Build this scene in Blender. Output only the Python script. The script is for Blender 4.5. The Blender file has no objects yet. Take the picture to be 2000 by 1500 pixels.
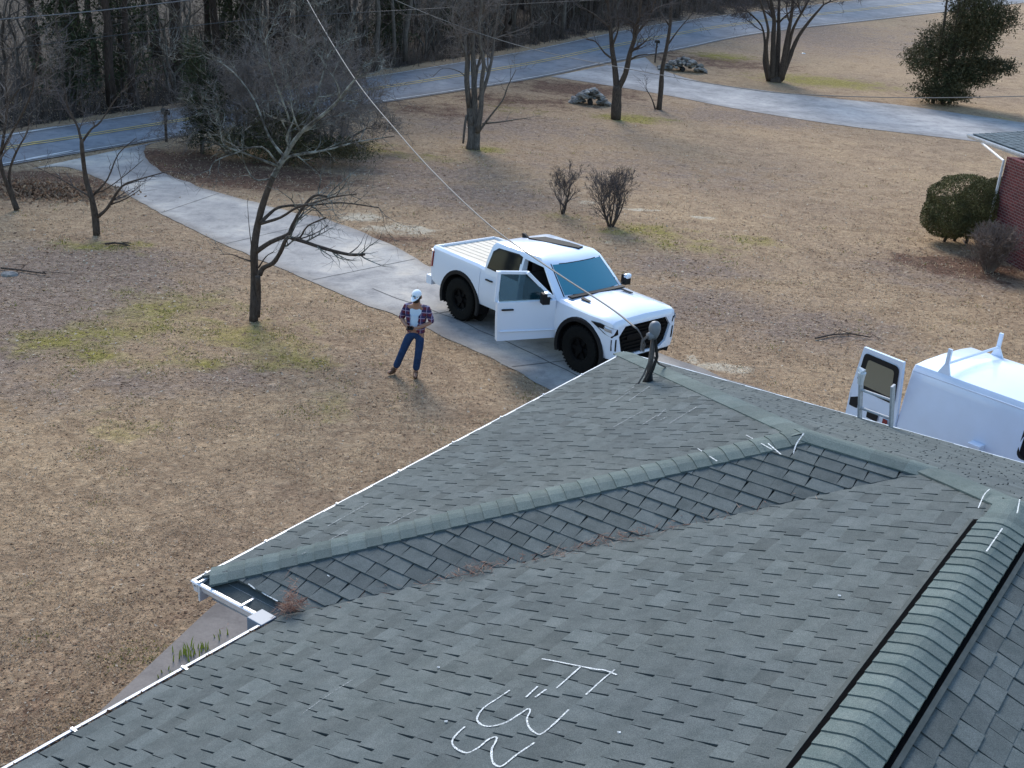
import bpy, bmesh, math, random
import numpy as np
from mathutils import Vector, Matrix, Quaternion, noise
random.seed(7); rng = np.random.default_rng(7)
R_ = math.radians
sc = bpy.context.scene
col = sc.collection

# ------------------------------------------------------------------ camera
F_PX = 2130.15
CAM = Vector((0.0, 0.0, 7.742))
CR = Vector((0.99718992, 0.0277411, 0.06958945))
CU = Vector((-0.07491502, 0.36926036, 0.92630153))
CF = Vector((0.0, 0.92891184, -0.37030094))
cd = bpy.data.cameras.new("camera"); cam = bpy.data.objects.new("camera", cd); col.objects.link(cam)
cd.sensor_width = 36.0; cd.lens = 36.0 * F_PX / 2000.0; cd.clip_start = 0.1; cd.clip_end = 2000
cam.matrix_world = Matrix(((CR.x, CU.x, -CF.x, CAM.x), (CR.y, CU.y, -CF.y, CAM.y), (CR.z, CU.z, -CF.z, CAM.z), (0, 0, 0, 1)))
sc.camera = cam
# ------------------------------------------------------------------ light
SUN_EL, SUN_AZ = 36.0, 106.0         # azimuth measured from +X towards +Y
w = bpy.data.worlds.new("World"); sc.world = w; w.use_nodes = True
nt = w.node_tree; bg = nt.nodes["Background"]
sky = nt.nodes.new("ShaderNodeTexSky"); sky.sky_type = 'NISHITA'; sky.sun_disc = False
sky.sun_elevation = R_(SUN_EL); sky.sun_rotation = R_(90 - SUN_AZ); sky.air_density = 1.5; sky.dust_density = 0.6; sky.ozone_density = 4.0
nt.links.new(sky.outputs[0], bg.inputs[0]); bg.inputs[1].default_value = 0.15
sd = bpy.data.lights.new("sun", 'SUN'); sd.energy = 2.35; sd.angle = R_(26); sd.color = (1.0, 0.93, 0.84)
so = bpy.data.objects.new("sun", sd); col.objects.link(so)
sv = Vector((math.cos(R_(SUN_AZ)) * math.cos(R_(SUN_EL)), math.sin(R_(SUN_AZ)) * math.cos(R_(SUN_EL)), math.sin(R_(SUN_EL))))
so.rotation_euler = sv.to_track_quat('Z', 'Y').to_euler(); so.location = sv * 60
sc.view_settings.view_transform = 'Standard'; sc.view_settings.look = 'None'
sc.view_settings.exposure = 0.88; sc.view_settings.gamma = 1.0

# ------------------------------------------------------------------ helpers
def h(x, y):
    t = (y - 58.0) / 9.0
    a = 0.07 * 9.0 * (np.logaddexp(0, t))
    b = 0.03 * 4.0 * np.logaddexp(0, (-x - 11.0) / 4.0)
    return a - b
def hz(x, y): return float(h(x, y))
def raydir(px, py): return CR * ((px - 1000) / F_PX) - CU * ((py - 750) / F_PX) + CF
def at(px, py, z=None, dz=0.0):
    """world point on the terrain (or on the level z) seen towards a place of the photograph"""
    d = raydir(px, py)
    if z is not None:
        return CAM + d * ((z - CAM.z) / d.z)
    t = 5.0
    while t < 900:
        q = CAM + d * t
        if q.z < hz(q.x, q.y): break
        t += 0.5
    a, b = t - 0.5, t
    for _ in range(25):
        m = (a + b) / 2; q = CAM + d * m
        if q.z < hz(q.x, q.y): b = m
        else: a = m
    q = CAM + d * a; q.z = hz(q.x, q.y) + dz
    return q
def at_y(px, py, y):
    d = raydir(px, py); return CAM + d * (y / d.y)
def plane_hit(px, py, P0, n):
    d = raydir(px, py); return CAM + d * ((P0 - CAM).dot(n) / d.dot(n))

def tag(o, label=None, cat=None, group=None, kind=None):
    if label: o['label'] = label
    if cat: o['category'] = cat
    if group: o['group'] = group
    if kind: o['kind'] = kind
    return o
def empty(name, loc=(0, 0, 0), rz=0.0, parent=None):
    o = bpy.data.objects.new(name, None); col.objects.link(o); o.location = loc; o.rotation_euler = (0, 0, rz)
    o.empty_display_size = 0.2
    if parent: o.parent = parent
    return o

class MB:
    def __init__(s): s.v = []; s.f = []; s.a = []
    def add(s, vs, fs, a=0.0):
        n = len(s.v); s.v.extend([tuple(x) for x in vs])
        for f in fs: s.f.append([i + n for i in f]); s.a.append(a)
    def box(s, c, sz, rot=None, a=0.0):
        c = Vector(c); hx, hy, hz_ = [q / 2 for q in sz]
        P = [Vector((i * hx, j * hy, k * hz_)) for k in (-1, 1) for j in (-1, 1) for i in (-1, 1)]
        if rot is not None: P = [rot @ p for p in P]
        s.add([c + p for p in P], [(0, 2, 3, 1), (4, 5, 7, 6), (0, 1, 5, 4), (2, 6, 7, 3), (0, 4, 6, 2), (1, 3, 7, 5)], a)
    def tube(s, pts, rad, n=6, a=0.0, cap=True, flat=None):
        pts = [Vector(p) for p in pts]
        if not hasattr(rad, '__len__'): rad = [rad] * len(pts)
        base = len(s.v); prev = None
        for i, p in enumerate(pts):
            if i == 0: t = pts[1] - pts[0]
            elif i == len(pts) - 1: t = pts[-1] - pts[-2]
            else: t = pts[i + 1] - pts[i - 1]
            if t.length < 1e-9: t = Vector((0, 0, 1))
            t.normalize()
            if prev is None:
                r = Vector((1, 0, 0)) if abs(t.x) < 0.8 else Vector((0, 1, 0))
                u = t.cross(r).normalized()
            else:
                u = prev - t * prev.dot(t)
                u = u.normalized() if u.length > 1e-6 else t.orthogonal().normalized()
            prev = u; v = t.cross(u)
            for k in range(n):
                an = 2 * math.pi * k / n
                s.v.append(tuple(p + (u * math.cos(an) + v * math.sin(an)) * rad[i]))
        for i in range(len(pts) - 1):
            for k in range(n):
                a0 = base + i * n + k; a1 = base + i * n + (k + 1) % n
                s.f.append([a0, a1, a1 + n, a0 + n]); s.a.append(a)
        if cap:
            s.f.append([base + k for k in range(n)][::-1]); s.a.append(a)
            e = base + (len(pts) - 1) * n
            s.f.append([e + k for k in range(n)]); s.a.append(a)
    def prism(s, poly, vec, a=0.0):
        n = len(poly); vec = Vector(vec); P = [Vector(p) for p in poly]
        s.add(P + [p + vec for p in P], [list(range(n))[::-1], list(range(n, 2 * n))] + [[i, (i + 1) % n, (i + 1) % n + n, i + n] for i in range(n)], a)
    def mesh(s, name):
        me = bpy.data.meshes.new(name); me.from_pydata(s.v, [], s.f)
        if any(x != 0.0 for x in s.a):
            at_ = me.attributes.new('shade', 'FLOAT', 'FACE'); at_.data.foreach_set('value', s.a)
        me.update(); return me
    def build(s, name, m, parent=None, smooth=False, bevel=0, sub=0, fix=False):
        me = s.mesh(name); me.materials.append(m)
        if fix:
            bm = bmesh.new(); bm.from_mesh(me); bmesh.ops.recalc_face_normals(bm, faces=bm.faces); bm.to_mesh(me); bm.free()
        if smooth: me.polygons.foreach_set('use_smooth', [True] * len(me.polygons))
        o = bpy.data.objects.new(name, me); col.objects.link(o)
        if parent: o.parent = parent
        if bevel:
            md = o.modifiers.new('b', 'BEVEL'); md.width = bevel; md.segments = 2; md.limit_method = 'ANGLE'; md.angle_limit = R_(35)
        if sub:
            md = o.modifiers.new('s', 'SUBSURF'); md.levels = sub; md.render_levels = sub
        return o
def fast_mesh(name, verts, loops_per, faces_idx, m, attr=None, smooth=False):
    me = bpy.data.meshes.new(name); nv = len(verts); nf = len(faces_idx)
    me.vertices.add(nv); me.vertices.foreach_set('co', np.asarray(verts, dtype=np.float32).ravel())
    me.loops.add(nf * loops_per); me.loops.foreach_set('vertex_index', np.asarray(faces_idx, dtype=np.int32).ravel())
    me.polygons.add(nf); me.polygons.foreach_set('loop_start', np.arange(nf, dtype=np.int32) * loops_per)
    me.polygons.foreach_set('loop_total', np.full(nf, loops_per, dtype=np.int32))
    if attr is not None:
        a = me.attributes.new('shade', 'FLOAT', 'FACE'); a.data.foreach_set('value', np.asarray(attr, dtype=np.float32))
    me.update(calc_edges=True); me.validate()
    me.materials.append(m)
    if smooth: me.polygons.foreach_set('use_smooth', [True] * nf)
    o = bpy.data.objects.new(name, me); col.objects.link(o); return o

# ------------------------------------------------------------------ materials
def mat(name, base, rough=0.7, metal=0.0, spec=0.5, coat=0.0):
    m = bpy.data.materials.new(name); m.use_nodes = True
    b = m.node_tree.nodes['Principled BSDF']; b.inputs['Base Color'].default_value = (*base, 1)
    b.inputs['Roughness'].default_value = rough; b.inputs['Metallic'].default_value = metal
    b.inputs['Specular IOR Level'].default_value = spec; b.inputs['Coat Weight'].default_value = coat
    b.inputs['Coat Roughness'].default_value = 0.04
    return m
def N(m, t): return m.node_tree.nodes.new(t)
def LK(m, a, b): m.node_tree.links.new(a, b)
def bsdf(m): return m.node_tree.nodes['Principled BSDF']
def coords(m, kind='Object'):
    c = N(m, 'ShaderNodeTexCoord'); return c.outputs[kind]
def noise_n(m, vec, scale, detail=6, rough=0.6, dist=0.0):
    n = N(m, 'ShaderNodeTexNoise'); n.inputs['Scale'].default_value = scale; n.inputs['Detail'].default_value = detail
    n.inputs['Roughness'].default_value = rough; n.inputs['Distortion'].default_value = dist; LK(m, vec, n.inputs['Vector']); return n.outputs['Fac']
def ramp(m, fac, stops):
    r = N(m, 'ShaderNodeValToRGB'); e = r.color_ramp.elements
    while len(e) < len(stops): e.new(0.5)
    for i, (p, c) in enumerate(stops):
        e[i].position = p; e[i].color = (*c, 1) if len(c) == 3 else c
    LK(m, fac, r.inputs[0]); return r.outputs[0]
def mixc(m, fac, a, b, mode='MIX'):
    x = N(m, 'ShaderNodeMix'); x.data_type = 'RGBA'; x.blend_type = mode
    if isinstance(fac, (int, float)): x.inputs[0].default_value = fac
    else: LK(m, fac, x.inputs[0])
    for i, q in ((6, a), (7, b)):
        if isinstance(q, tuple): x.inputs[i].default_value = (*q, 1)
        else: LK(m, q, x.inputs[i])
    return x.outputs[2]
def math_n(m, op, a, b=None, clamp=False):
    x = N(m, 'ShaderNodeMath'); x.operation = op; x.use_clamp = clamp
    for i, q in enumerate((a, b)):
        if q is None: continue
        if isinstance(q, (int, float)): x.inputs[i].default_value = q
        else: LK(m, q, x.inputs[i])
    return x.outputs[0]
def bump(m, hgt, strength=0.5, dist=0.05):
    b = N(m, 'ShaderNodeBump'); b.inputs['Strength'].default_value = strength; b.inputs['Distance'].default_value = dist
    LK(m, hgt, b.inputs['Height']); LK(m, b.outputs[0], bsdf(m).inputs['Normal'])
def attr(m, name):
    a = N(m, 'ShaderNodeAttribute'); a.attribute_name = name; return a.outputs['Fac']
def noisy(name, c0, c1, scale, rough=0.85, bmp=0.3, dist=0.02, shade=None, lo=0.3, hi=0.7, stretch=None, spec=0.3):
    """two-tone procedural surface; shade = brightness spread driven by the per-face attribute"""
    m = mat(name, c0, rough, spec=spec); v = coords(m)
    if stretch:
        mp = N(m, 'ShaderNodeMapping'); mp.inputs['Scale'].default_value = stretch; LK(m, v, mp.inputs[0]); v = mp.outputs[0]
    n = noise_n(m, v, scale); c = ramp(m, n, [(lo, c0), (hi, c1)])
    if shade:
        s = attr(m, 'shade'); k = math_n(m, 'MULTIPLY_ADD', s, shade); k.node.inputs[2].default_value = 1.0
        g = N(m, 'ShaderNodeCombineColor'); [LK(m, k, g.inputs[i]) for i in range(3)]
        c = mixc(m, 1.0, c, g.outputs[0], 'MULTIPLY')
    LK(m, c, bsdf(m).inputs['Base Color'])
    if bmp: bump(m, n, bmp, dist)
    return m

M = {}
M['white'] = mat('skylit_white_paint', (0.71, 0.77, 0.87), 0.28, spec=0.5, coat=0.6)  # white truck paint with the blue of the skylight put into its colour
def dirt_white(name, c0, c1, sc_):
    m = mat(name, c0, 0.35, coat=0.4); v = coords(m); n = noise_n(m, v, sc_, 5)
    LK(m, ramp(m, n, [(0.35, c0), (0.75, c1)]), bsdf(m).inputs['Base Color']); return m
M['van_white'] = dirt_white('skylit_van_paint', (0.66, 0.74, 0.87), (0.62, 0.69, 0.80), 2.2)  # white van, blue skylight tint mixed into both tones
M['gutter'] = dirt_white('gutter_paint', (0.72, 0.73, 0.76), (0.50, 0.50, 0.50), 9.0)
M['trim_white'] = dirt_white('trim_paint', (0.66, 0.68, 0.70), (0.5, 0.5, 0.5), 5.0)
M['black_plastic'] = mat('black_plastic', (0.008, 0.008, 0.009), 0.65, spec=.3)
M['rubber'] = noisy('tyre_rubber', (0.005, 0.005, 0.005), (0.010, 0.010, 0.009), 14, 0.9, 0.3, spec=.15)
M['rim'] = mat('dark_rim', (0.004, 0.004, 0.0045), 0.7, spec=.1)
M['grille'] = mat('grille_black', (0.003, 0.003, 0.0035), 0.6, spec=.12)
M['glass'] = mat('dark_glass', (0.008, 0.011, 0.014), 0.08, spec=0.25)
M['windshield'] = mat('windshield_sky_teal', (0.035, 0.20, 0.27), 0.14, spec=0.8)  # sky reflection is put into the teal base colour
def see_glass(name, tint, keep):
    m = mat(name, tint, 0.05, spec=0.6); b = bsdf(m); out = m.node_tree.nodes['Material Output']
    t = N(m, 'ShaderNodeBsdfTransparent'); t.inputs[0].default_value = (0.55, 0.68, 0.72, 1)
    x = N(m, 'ShaderNodeMixShader'); x.inputs[0].default_value = keep
    LK(m, t.outputs[0], x.inputs[1]); LK(m, b.outputs[0], x.inputs[2]); LK(m, x.outputs[0], out.inputs[0]); return m
M['door_glass'] = see_glass('door_glass', (0.01, 0.045, 0.06), 0.5)
M['interior'] = mat('cabin_black', (0.012, 0.012, 0.014), 0.8)
M['seat'] = mat('seat_fabric', (0.03, 0.03, 0.035), 0.85)
M['liner'] = noisy('bed_liner', (0.66, 0.60, 0.50), (0.58, 0.52, 0.43), 7, 0.7, 0.1)
M['chrome'] = mat('lamp_lens', (0.45, 0.5, 0.55), 0.1, 0.6)
M['redlens'] = mat('red_lens', (0.18, 0.012, 0.014), 0.2)
M['alu'] = noisy('aluminium', (0.36, 0.36, 0.37), (0.5, 0.5, 0.5), 20, 0.45, 0.1, spec=0.5)
M['bark'] = noisy('dark_bark', (0.030, 0.022, 0.018), (0.095, 0.072, 0.058), 9, 0.95, 0.7, 0.03, stretch=(3, 3, 0.7))
M['bark_grey'] = noisy('grey_bark', (0.05, 0.043, 0.038), (0.15, 0.13, 0.115), 8, 0.95, 0.7, 0.03, stretch=(3, 3, 0.7))
M['bark_pine'] = noisy('pine_bark', (0.022, 0.016, 0.014), (0.075, 0.052, 0.042), 6, 0.95, 0.8, 0.04, stretch=(3, 3, 0.8))
M['lichen'] = noisy('lichen_bark', (0.05, 0.045, 0.04), (0.25, 0.26, 0.235), 5, 0.95, 0.4, 0.02, lo=0.42, hi=0.66)
M['twig'] = noisy('twig_bark', (0.06, 0.05, 0.048), (0.12, 0.10, 0.098), 2.5, 0.95, 0)
M['twig_pale'] = noisy('pale_twig_bark', (0.10, 0.083, 0.075), (0.205, 0.172, 0.156), 2.5, 0.95, 0)
M['needle'] = noisy('evergreen_needles', (0.018, 0.027, 0.013), (0.058, 0.066, 0.030), 1.6, 0.8, 0, shade=0.5)
M['needle_brown'] = noisy('bronzed_needles', (0.030, 0.040, 0.018), (0.085, 0.068, 0.032), 0.8, 0.8, 0, shade=0.5)
M['hedge'] = noisy('clipped_leaves', (0.04, 0.042, 0.016), (0.15, 0.13, 0.048), 2.2, 0.8, 0, shade=0.55)
M['conc'] = mat('driveway_concrete', (0.4, 0.38, 0.35), 0.9, spec=0.3)
# lawn
def lawn_material():
    m = mat('winter_lawn', (0.3, 0.22, 0.15), 0.95, spec=0.15); v = coords(m)
    big = noise_n(m, v, 0.16, 4, 0.6); mid = noise_n(m, v, 1.1, 6, 0.72, 0.4); fine = noise_n(m, v, 6.5, 6, 0.78, 0.6); vf = noise_n(m, v, 24, 4, 0.8)
    c = ramp(m, fine, [(0.28, (0.19, 0.130, 0.082)), (0.44, (0.335, 0.240, 0.155)), (0.58, (0.43, 0.318, 0.208)), (0.74, (0.56, 0.44, 0.305))])
    c2 = ramp(m, mid, [(0.34, (0.66, 0.62, 0.60)), (0.52, (1.0, 0.98, 0.96)), (0.70, (1.16, 1.15, 1.10))])
    c = mixc(m, 0.85, c, c2, 'MULTIPLY')
    c3 = ramp(m, big, [(0.36, (0.88, 0.86, 0.88)), (0.62, (1.08, 1.05, 1.0))])
    c = mixc(m, 0.9, c, c3, 'MULTIPLY')
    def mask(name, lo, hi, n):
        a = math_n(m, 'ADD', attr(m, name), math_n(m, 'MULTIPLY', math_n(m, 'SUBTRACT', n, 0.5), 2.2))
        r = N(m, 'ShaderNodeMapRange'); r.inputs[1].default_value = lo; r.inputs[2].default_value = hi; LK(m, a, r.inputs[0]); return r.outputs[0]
    lit = ramp(m, fine, [(0.32, (0.085, 0.060, 0.048)), (0.48, (0.205, 0.150, 0.120)), (0.60, (0.285, 0.218, 0.178)), (0.74, (0.42, 0.345, 0.285))])
    c = mixc(m, math_n(m, 'MULTIPLY', mask('litter', 0.30, 0.85, mid), 0.85), c, lit)
    rust = ramp(m, fine, [(0.32, (0.035, 0.020, 0.015)), (0.5, (0.12, 0.062, 0.042)), (0.72, (0.27, 0.16, 0.10))])
    c = mixc(m, math_n(m, 'MULTIPLY', mask('rust', 0.30, 0.7, mid), 0.95), c, rust)
    pale = ramp(m, fine, [(0.30, (0.36, 0.28, 0.20)), (0.7, (0.66, 0.58, 0.44))])
    c = mixc(m, mask('pale', 0.55, 0.85, mid), c, pale)
    mossc = ramp(m, fine, [(0.30, (0.085, 0.080, 0.012)), (0.52, (0.25, 0.215, 0.035)), (0.72, (0.40, 0.34, 0.085))])
    c = mixc(m, math_n(m, 'MULTIPLY', mask('moss', 0.36, 0.98, mid), 0.80), c, mossc)
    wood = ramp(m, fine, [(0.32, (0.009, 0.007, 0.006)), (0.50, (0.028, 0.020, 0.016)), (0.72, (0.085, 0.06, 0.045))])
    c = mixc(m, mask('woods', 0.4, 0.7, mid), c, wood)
    g = ramp(m, vf, [(0.3, (0.74, 0.74, 0.74)), (0.7, (1.25, 1.25, 1.25))]); c = mixc(m, 0.8, c, g, 'MULTIPLY')
    LK(m, c, bsdf(m).inputs['Base Color'])
    hh = math_n(m, 'ADD', fine, math_n(m, 'MULTIPLY', mid, 1.2)); bump(m, hh, 0.9, 0.12); return m
M['lawn'] = lawn_material()
def conc_material(name, c0, c1, c2, s=1.0):
    m = mat(name, c1, 0.9, spec=0.25); v = coords(m)
    a = noise_n(m, v, 0.35 * s, 5, 0.65, 0.5); b = noise_n(m, v, 2.2 * s, 6, 0.7, 0.3); f = noise_n(m, v, 22 * s, 4, 0.7)
    c = ramp(m, a, [(0.35, c0), (0.55, c1), (0.70, c2)])
    c = mixc(m, 0.8, c, ramp(m, b, [(0.32, (0.66, 0.66, 0.68)), (0.5, (1, 1, 1)), (0.7, (1.12, 1.1, 1.08))]), 'MULTIPLY')
    c = mixc(m, 0.7, c, ramp(m, f, [(0.3, (0.82, 0.82, 0.82)), (0.7, (1.12, 1.12, 1.12))]), 'MULTIPLY')
    c = mixc(m, attr(m, 'edge'), c, (0.14, 0.11, 0.085))
    LK(m, c, bsdf(m).inputs['Base Color']); bump(m, f, 0.25, 0.01); return m
M['drive'] = conc_material('driveway_surface', (0.21, 0.205, 0.205), (0.375, 0.355, 0.33), (0.54, 0.48, 0.40))
M['drive2'] = conc_material('neighbour_drive_surface', (0.24, 0.235, 0.235), (0.36, 0.35, 0.345), (0.46, 0.44, 0.42))
M['walk'] = conc_material('walk_surface', (0.145, 0.13, 0.122), (0.19, 0.172, 0.16), (0.225, 0.205, 0.19))
M['road'] = conc_material('road_asphalt', (0.17, 0.18, 0.20), (0.225, 0.235, 0.255), (0.29, 0.296, 0.305))
M['line_white'] = noisy('road_paint_white', (0.36, 0.36, 0.36), (0.75, 0.75, 0.74), 3, 0.8, 0)
M['line_yellow'] = noisy('road_paint_yellow', (0.50, 0.36, 0.13), (0.74, 0.52, 0.17), 3, 0.8, 0)
M['joint'] = mat('slab_joint', (0.09, 0.085, 0.08), 0.95)

# ------------------------------------------------------------------ ground sheet
near_line = [(-60, 335), (0, 324), (378, 261), (660, 213), (908, 175), (1072, 147), (1177, 124), (1330, 95), (1496, 63), (1775, 31)]
far_line = [(-60, 278), (0, 268), (350, 213), (670, 161), (908, 122), (1044, 98), (1195, 66), (1325, 43), (1491, 22), (1740, -6)]
NL = [at(*p) for p in near_line]; FL = [at(*p) for p in far_line]
def extend(L, d0, d1):
    a = (L[0] - L[1]).normalized() * d0 + L[0]; b = (L[-1] - L[-2]).normalized() * d1 + L[-1]
    return [a] + L + [b]
NL = extend(NL, 60, 110); FL = extend(FL, 60, 110)
def smooth_line(L, n):
    """resample a polyline by arc length through a Catmull-Rom curve"""
    P = [Vector((p.x, p.y)) for p in L]; out = []
    P = [P[0] * 2 - P[1]] + P + [P[-1] * 2 - P[-2]]
    for i in range(1, len(P) - 2):
        for k in range(12):
            t = k / 12; a, b, c, d = P[i - 1], P[i], P[i + 1], P[i + 2]
            out.append(0.5 * ((2 * b) + (c - a) * t + (2 * a - 5 * b + 4 * c - d) * t * t + (3 * b - a - 3 * c + d) * t ** 3))
    out.append(P[-2]); s = [0]
    for a, b in zip(out, out[1:]): s.append(s[-1] + (b - a).length)
    res = []; j = 0
    for i in range(n + 1):
        q = s[-1] * i / n
        while j < len(s) - 2 and s[j + 1] < q: j += 1
        t = (q - s[j]) / max(1e-9, s[j + 1] - s[j]); res.append(out[j].lerp(out[j + 1], t))
    return res
def strip(name, L, Rr, m, lift, nx=4, edge=0.0, parent=None, thick=0.0):
    vs = []; fs = []; ed = []
    for a, b in zip(L, Rr):
        for k in range(nx + 1):
            p = a.lerp(b, k / nx); vs.append((p.x, p.y, hz(p.x, p.y) + lift)); ed.append(edge if k in (0, nx) else 0.0)
    for i in range(len(L) - 1):
        for k in range(nx):
            q = i * (nx + 1) + k; fs.append((q, q + 1, q + nx + 2, q + nx + 1))
    if thick:
        for side, inv in ((0, True), (nx, False)):
            b0 = len(vs)
            for i in range(len(L)):
                x, y, z = vs[i * (nx + 1) + side]; vs.append((x, y, z - thick)); ed.append(edge)
            for i in range(len(L) - 1):
                a0 = i * (nx + 1) + side; a1 = a0 + nx + 1; f = (a0, a1, b0 + i + 1, b0 + i)
                fs.append(f if inv else f[::-1])
    me = bpy.data.meshes.new(name); me.from_pydata(vs, [], fs)
    at2 = me.attributes.new('edge', 'FLOAT', 'POINT'); at2.data.foreach_set('value', ed)
    me.materials.append(m); o = bpy.data.objects.new(name, me); col.objects.link(o)
    if parent: o.parent = parent
    me.update(); return o
RN = smooth_line(NL, 150); RF = smooth_line(FL, 150)
# road runs past its painted lines by a shoulder
def offs(L, Lo, t): return [a + (a - b).normalized() * t for a, b in zip(L, Lo)]
road = strip('road', offs(RN, RF, 0.35), offs(RF, RN, 0.30), M['road'], 0.03, 6, 0.55); tag(road, kind='structure')
def painted(A, B, t0, wd, m, name, i0=0, i1=None):
    L = [a.lerp(b, t0) for a, b in zip(A, B)]; L2 = []
    for a, b, c in zip(A, B, L): L2.append(c + (b - a).normalized() * wd)
    o = strip(name, L[i0:i1], L2[i0:i1], m, 0.052, 1); tag(o, kind='structure'); return o
painted(RN, RF, 0.0, 0.13, M['line_white'], 'road_edge_line')
painted(RF, RN, 0.0, 0.13, M['line_white'], 'road_edge_line')
painted(RN, RF, 0.47, 0.17, M['line_yellow'], 'road_centre_line'); painted(RN, RF, 0.535, 0.17, M['line_yellow'], 'road_centre_line')

def axis(lo, hi, step, far_lo, far_hi):
    a = list(np.arange(lo, hi + 1e-6, step)); s = step; x = lo
    while x > far_lo: s *= 1.18; x -= s; a.insert(0, x)
    s = step; x = a[-1]
    while x < far_hi: s *= 1.18; x += s; a.append(x)
    return np.array(a)
gx = axis(-20, 24, 0.25, -420, 520); gy = axis(3, 66, 0.25, -160, 760)
X, Y = np.meshgrid(gx, gy); Z = h(X, Y)
def blob_field(lst):
    f = np.zeros_like(X)
    for px, py, r, *rest in lst:
        p = at(px, py); asp = rest[0] if rest else 1.0; s = rest[1] if len(rest) > 1 else 1.0
        f = np.maximum(f, s * np.exp(-(((X - p.x) / (r * asp)) ** 2 + ((Y - p.y) / r) ** 2)))
    return f
moss = blob_field([(110, 668, .9, 1.3), (170, 690, .7, 1.3), (240, 640, 1.3, 1.1, .8), (330, 600, 1.6, 1.2, .75), (400, 712, .45, 1.3), (560, 705, .7, 1.6, .85), (630, 712, .4, 1.2), (480, 655, 1.3, 1.3, .8),
    (300, 700, 1.2, 1.4, .55), (180, 480, .7, 2.0, .8), (270, 478, .4, 1.6, .9), (700, 290, 1.8, 1.2, .75), (950, 292, .9, 1.3, .9), (860, 310, 1.2, 1.6, .6), (1235, 232, 1.5, 1.5, 1.1), (1610, 160, 2.6, 2.0, 1.15), (1420, 112, 2.0, 1.5, 1.0),
    (1270, 452, 1.2, 1.4, .85), (1200, 450, .9, 1.2, .7), (1350, 480, 1.6, 1.5, .62), (1480, 470, .9, 1.2, .72), (1100, 425, 1.0, 1.2, .62), (1930, 240, 3.0, 2.0, .7), (330, 1300, .5, 1.0, .5), (1010, 215, 2.0, 1.2, .5), (230, 830, .8, 1.5, .5), (660, 800, 1, 1, .42)])
litter = blob_field([(60, 560, 3.2, 1.2, .95), (160, 520, 2.6, 1.4, .75), (0, 650, 2.6, 1.0, .9), (60, 760, 1.6, 1.0, .5), (1250, 330, 5.0, 1.8, .42), (1000, 250, 5.0, 1.5, .55), (800, 330, 4.0, 1.3, .6), (1330, 520, 2.0, 1.2, .6), (1400, 600, 2.2, 1.2, .62), (1600, 640, 2.2, 1.2, .6), (1850, 540, 2.5, 1.3, .5), (1450, 230, 4.0, 1.8, .55),
    (900, 380, 3.0, 1.6, .6), (160, 690, .5, 1.2, .8), (440, 735, 1.0, 1.6, .6), (250, 745, 1.0, 1.6, .6), (700, 720, 1.5, 1.0, .3), (1500, 60, 14, 1.5, .6)])
rust = blob_field([(330, 310, 1.9, 1.0, .95), (400, 330, 2.2, 1.2, .95), (500, 345, 2.4, 1.6, .8), (90, 355, 1.5, 1.6, .95), (20, 350, 1.6, 1.2, .9), (1130, 175, 3.0, 1.4, .75), (1000, 195, 3.5, 1.6, .5), (850, 215, 3.0, 1.6, .5), (1400, 120, 4.0, 1.6, .6), (400, 1150, .9, 1.2, .35), (200, 1330, 1.2, 1.3, .25), (60, 1430, .9, 1.2, .32), (780, 470, 1.0, 2.0, .5), (1880, 520, 1.5, 1.4, .85), (1250, 100, 4.0, 1.5, .5), (1650, 205, 3.0, 2.0, .6)])
pale = blob_field([(1150, 395, .5, 2.0, .7), (1250, 410, .32, 3.2, .85), (1380, 425, .3, 2.6, .75), (1450, 450, .3, 2.6, .7), (700, 425, .8, 1.8, .8), (780, 450, .8, 2.0, .85), (1200, 505, .5, 1.5, .4), (1430, 720, .35, 3.0, .9), (1350, 700, .3, 1.2, .9), (1180, 475, .6, 1.2, .5), (1700, 330, 4, 2.0, .22), (1300, 300, 3, 2, .2), (380, 520, 1.2, 1.8, .38), (650, 520, 1., 1.4, .4)])
moss = moss * 1.0; litter = np.clip(litter * 1.45, 0, 1.15); rust = np.clip(rust * 1.25, 0, 1.1); pale = pale * 1.15
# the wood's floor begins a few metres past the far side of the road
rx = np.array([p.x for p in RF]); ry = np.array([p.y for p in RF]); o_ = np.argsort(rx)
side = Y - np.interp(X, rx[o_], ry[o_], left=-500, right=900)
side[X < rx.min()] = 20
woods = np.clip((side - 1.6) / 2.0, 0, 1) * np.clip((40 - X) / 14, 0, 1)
me = bpy.data.meshes.new('ground'); ny, nx = X.shape
me.vertices.add(nx * ny); me.vertices.foreach_set('co', np.stack([X, Y, Z], -1).astype(np.float32).ravel())
ii = np.arange(ny - 1)[:, None] * nx + np.arange(nx - 1)[None]; FQ = np.stack([ii, ii + 1, ii + nx + 1, ii + nx], -1).reshape(-1, 4)
me.loops.add(FQ.size); me.loops.foreach_set('vertex_index', FQ.astype(np.int32).ravel())
me.polygons.add(len(FQ)); me.polygons.foreach_set('loop_start', np.arange(len(FQ), dtype=np.int32) * 4); me.polygons.foreach_set('loop_total', np.full(len(FQ), 4, dtype=np.int32))
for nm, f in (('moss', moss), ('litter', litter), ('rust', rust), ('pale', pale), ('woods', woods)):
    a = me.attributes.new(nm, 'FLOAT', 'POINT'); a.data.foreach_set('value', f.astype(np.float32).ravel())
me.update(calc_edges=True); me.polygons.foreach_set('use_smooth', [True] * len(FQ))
ground = bpy.data.objects.new('ground', me); col.objects.link(ground); me.materials.append(M['lawn']); tag(ground, kind='structure')

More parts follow.
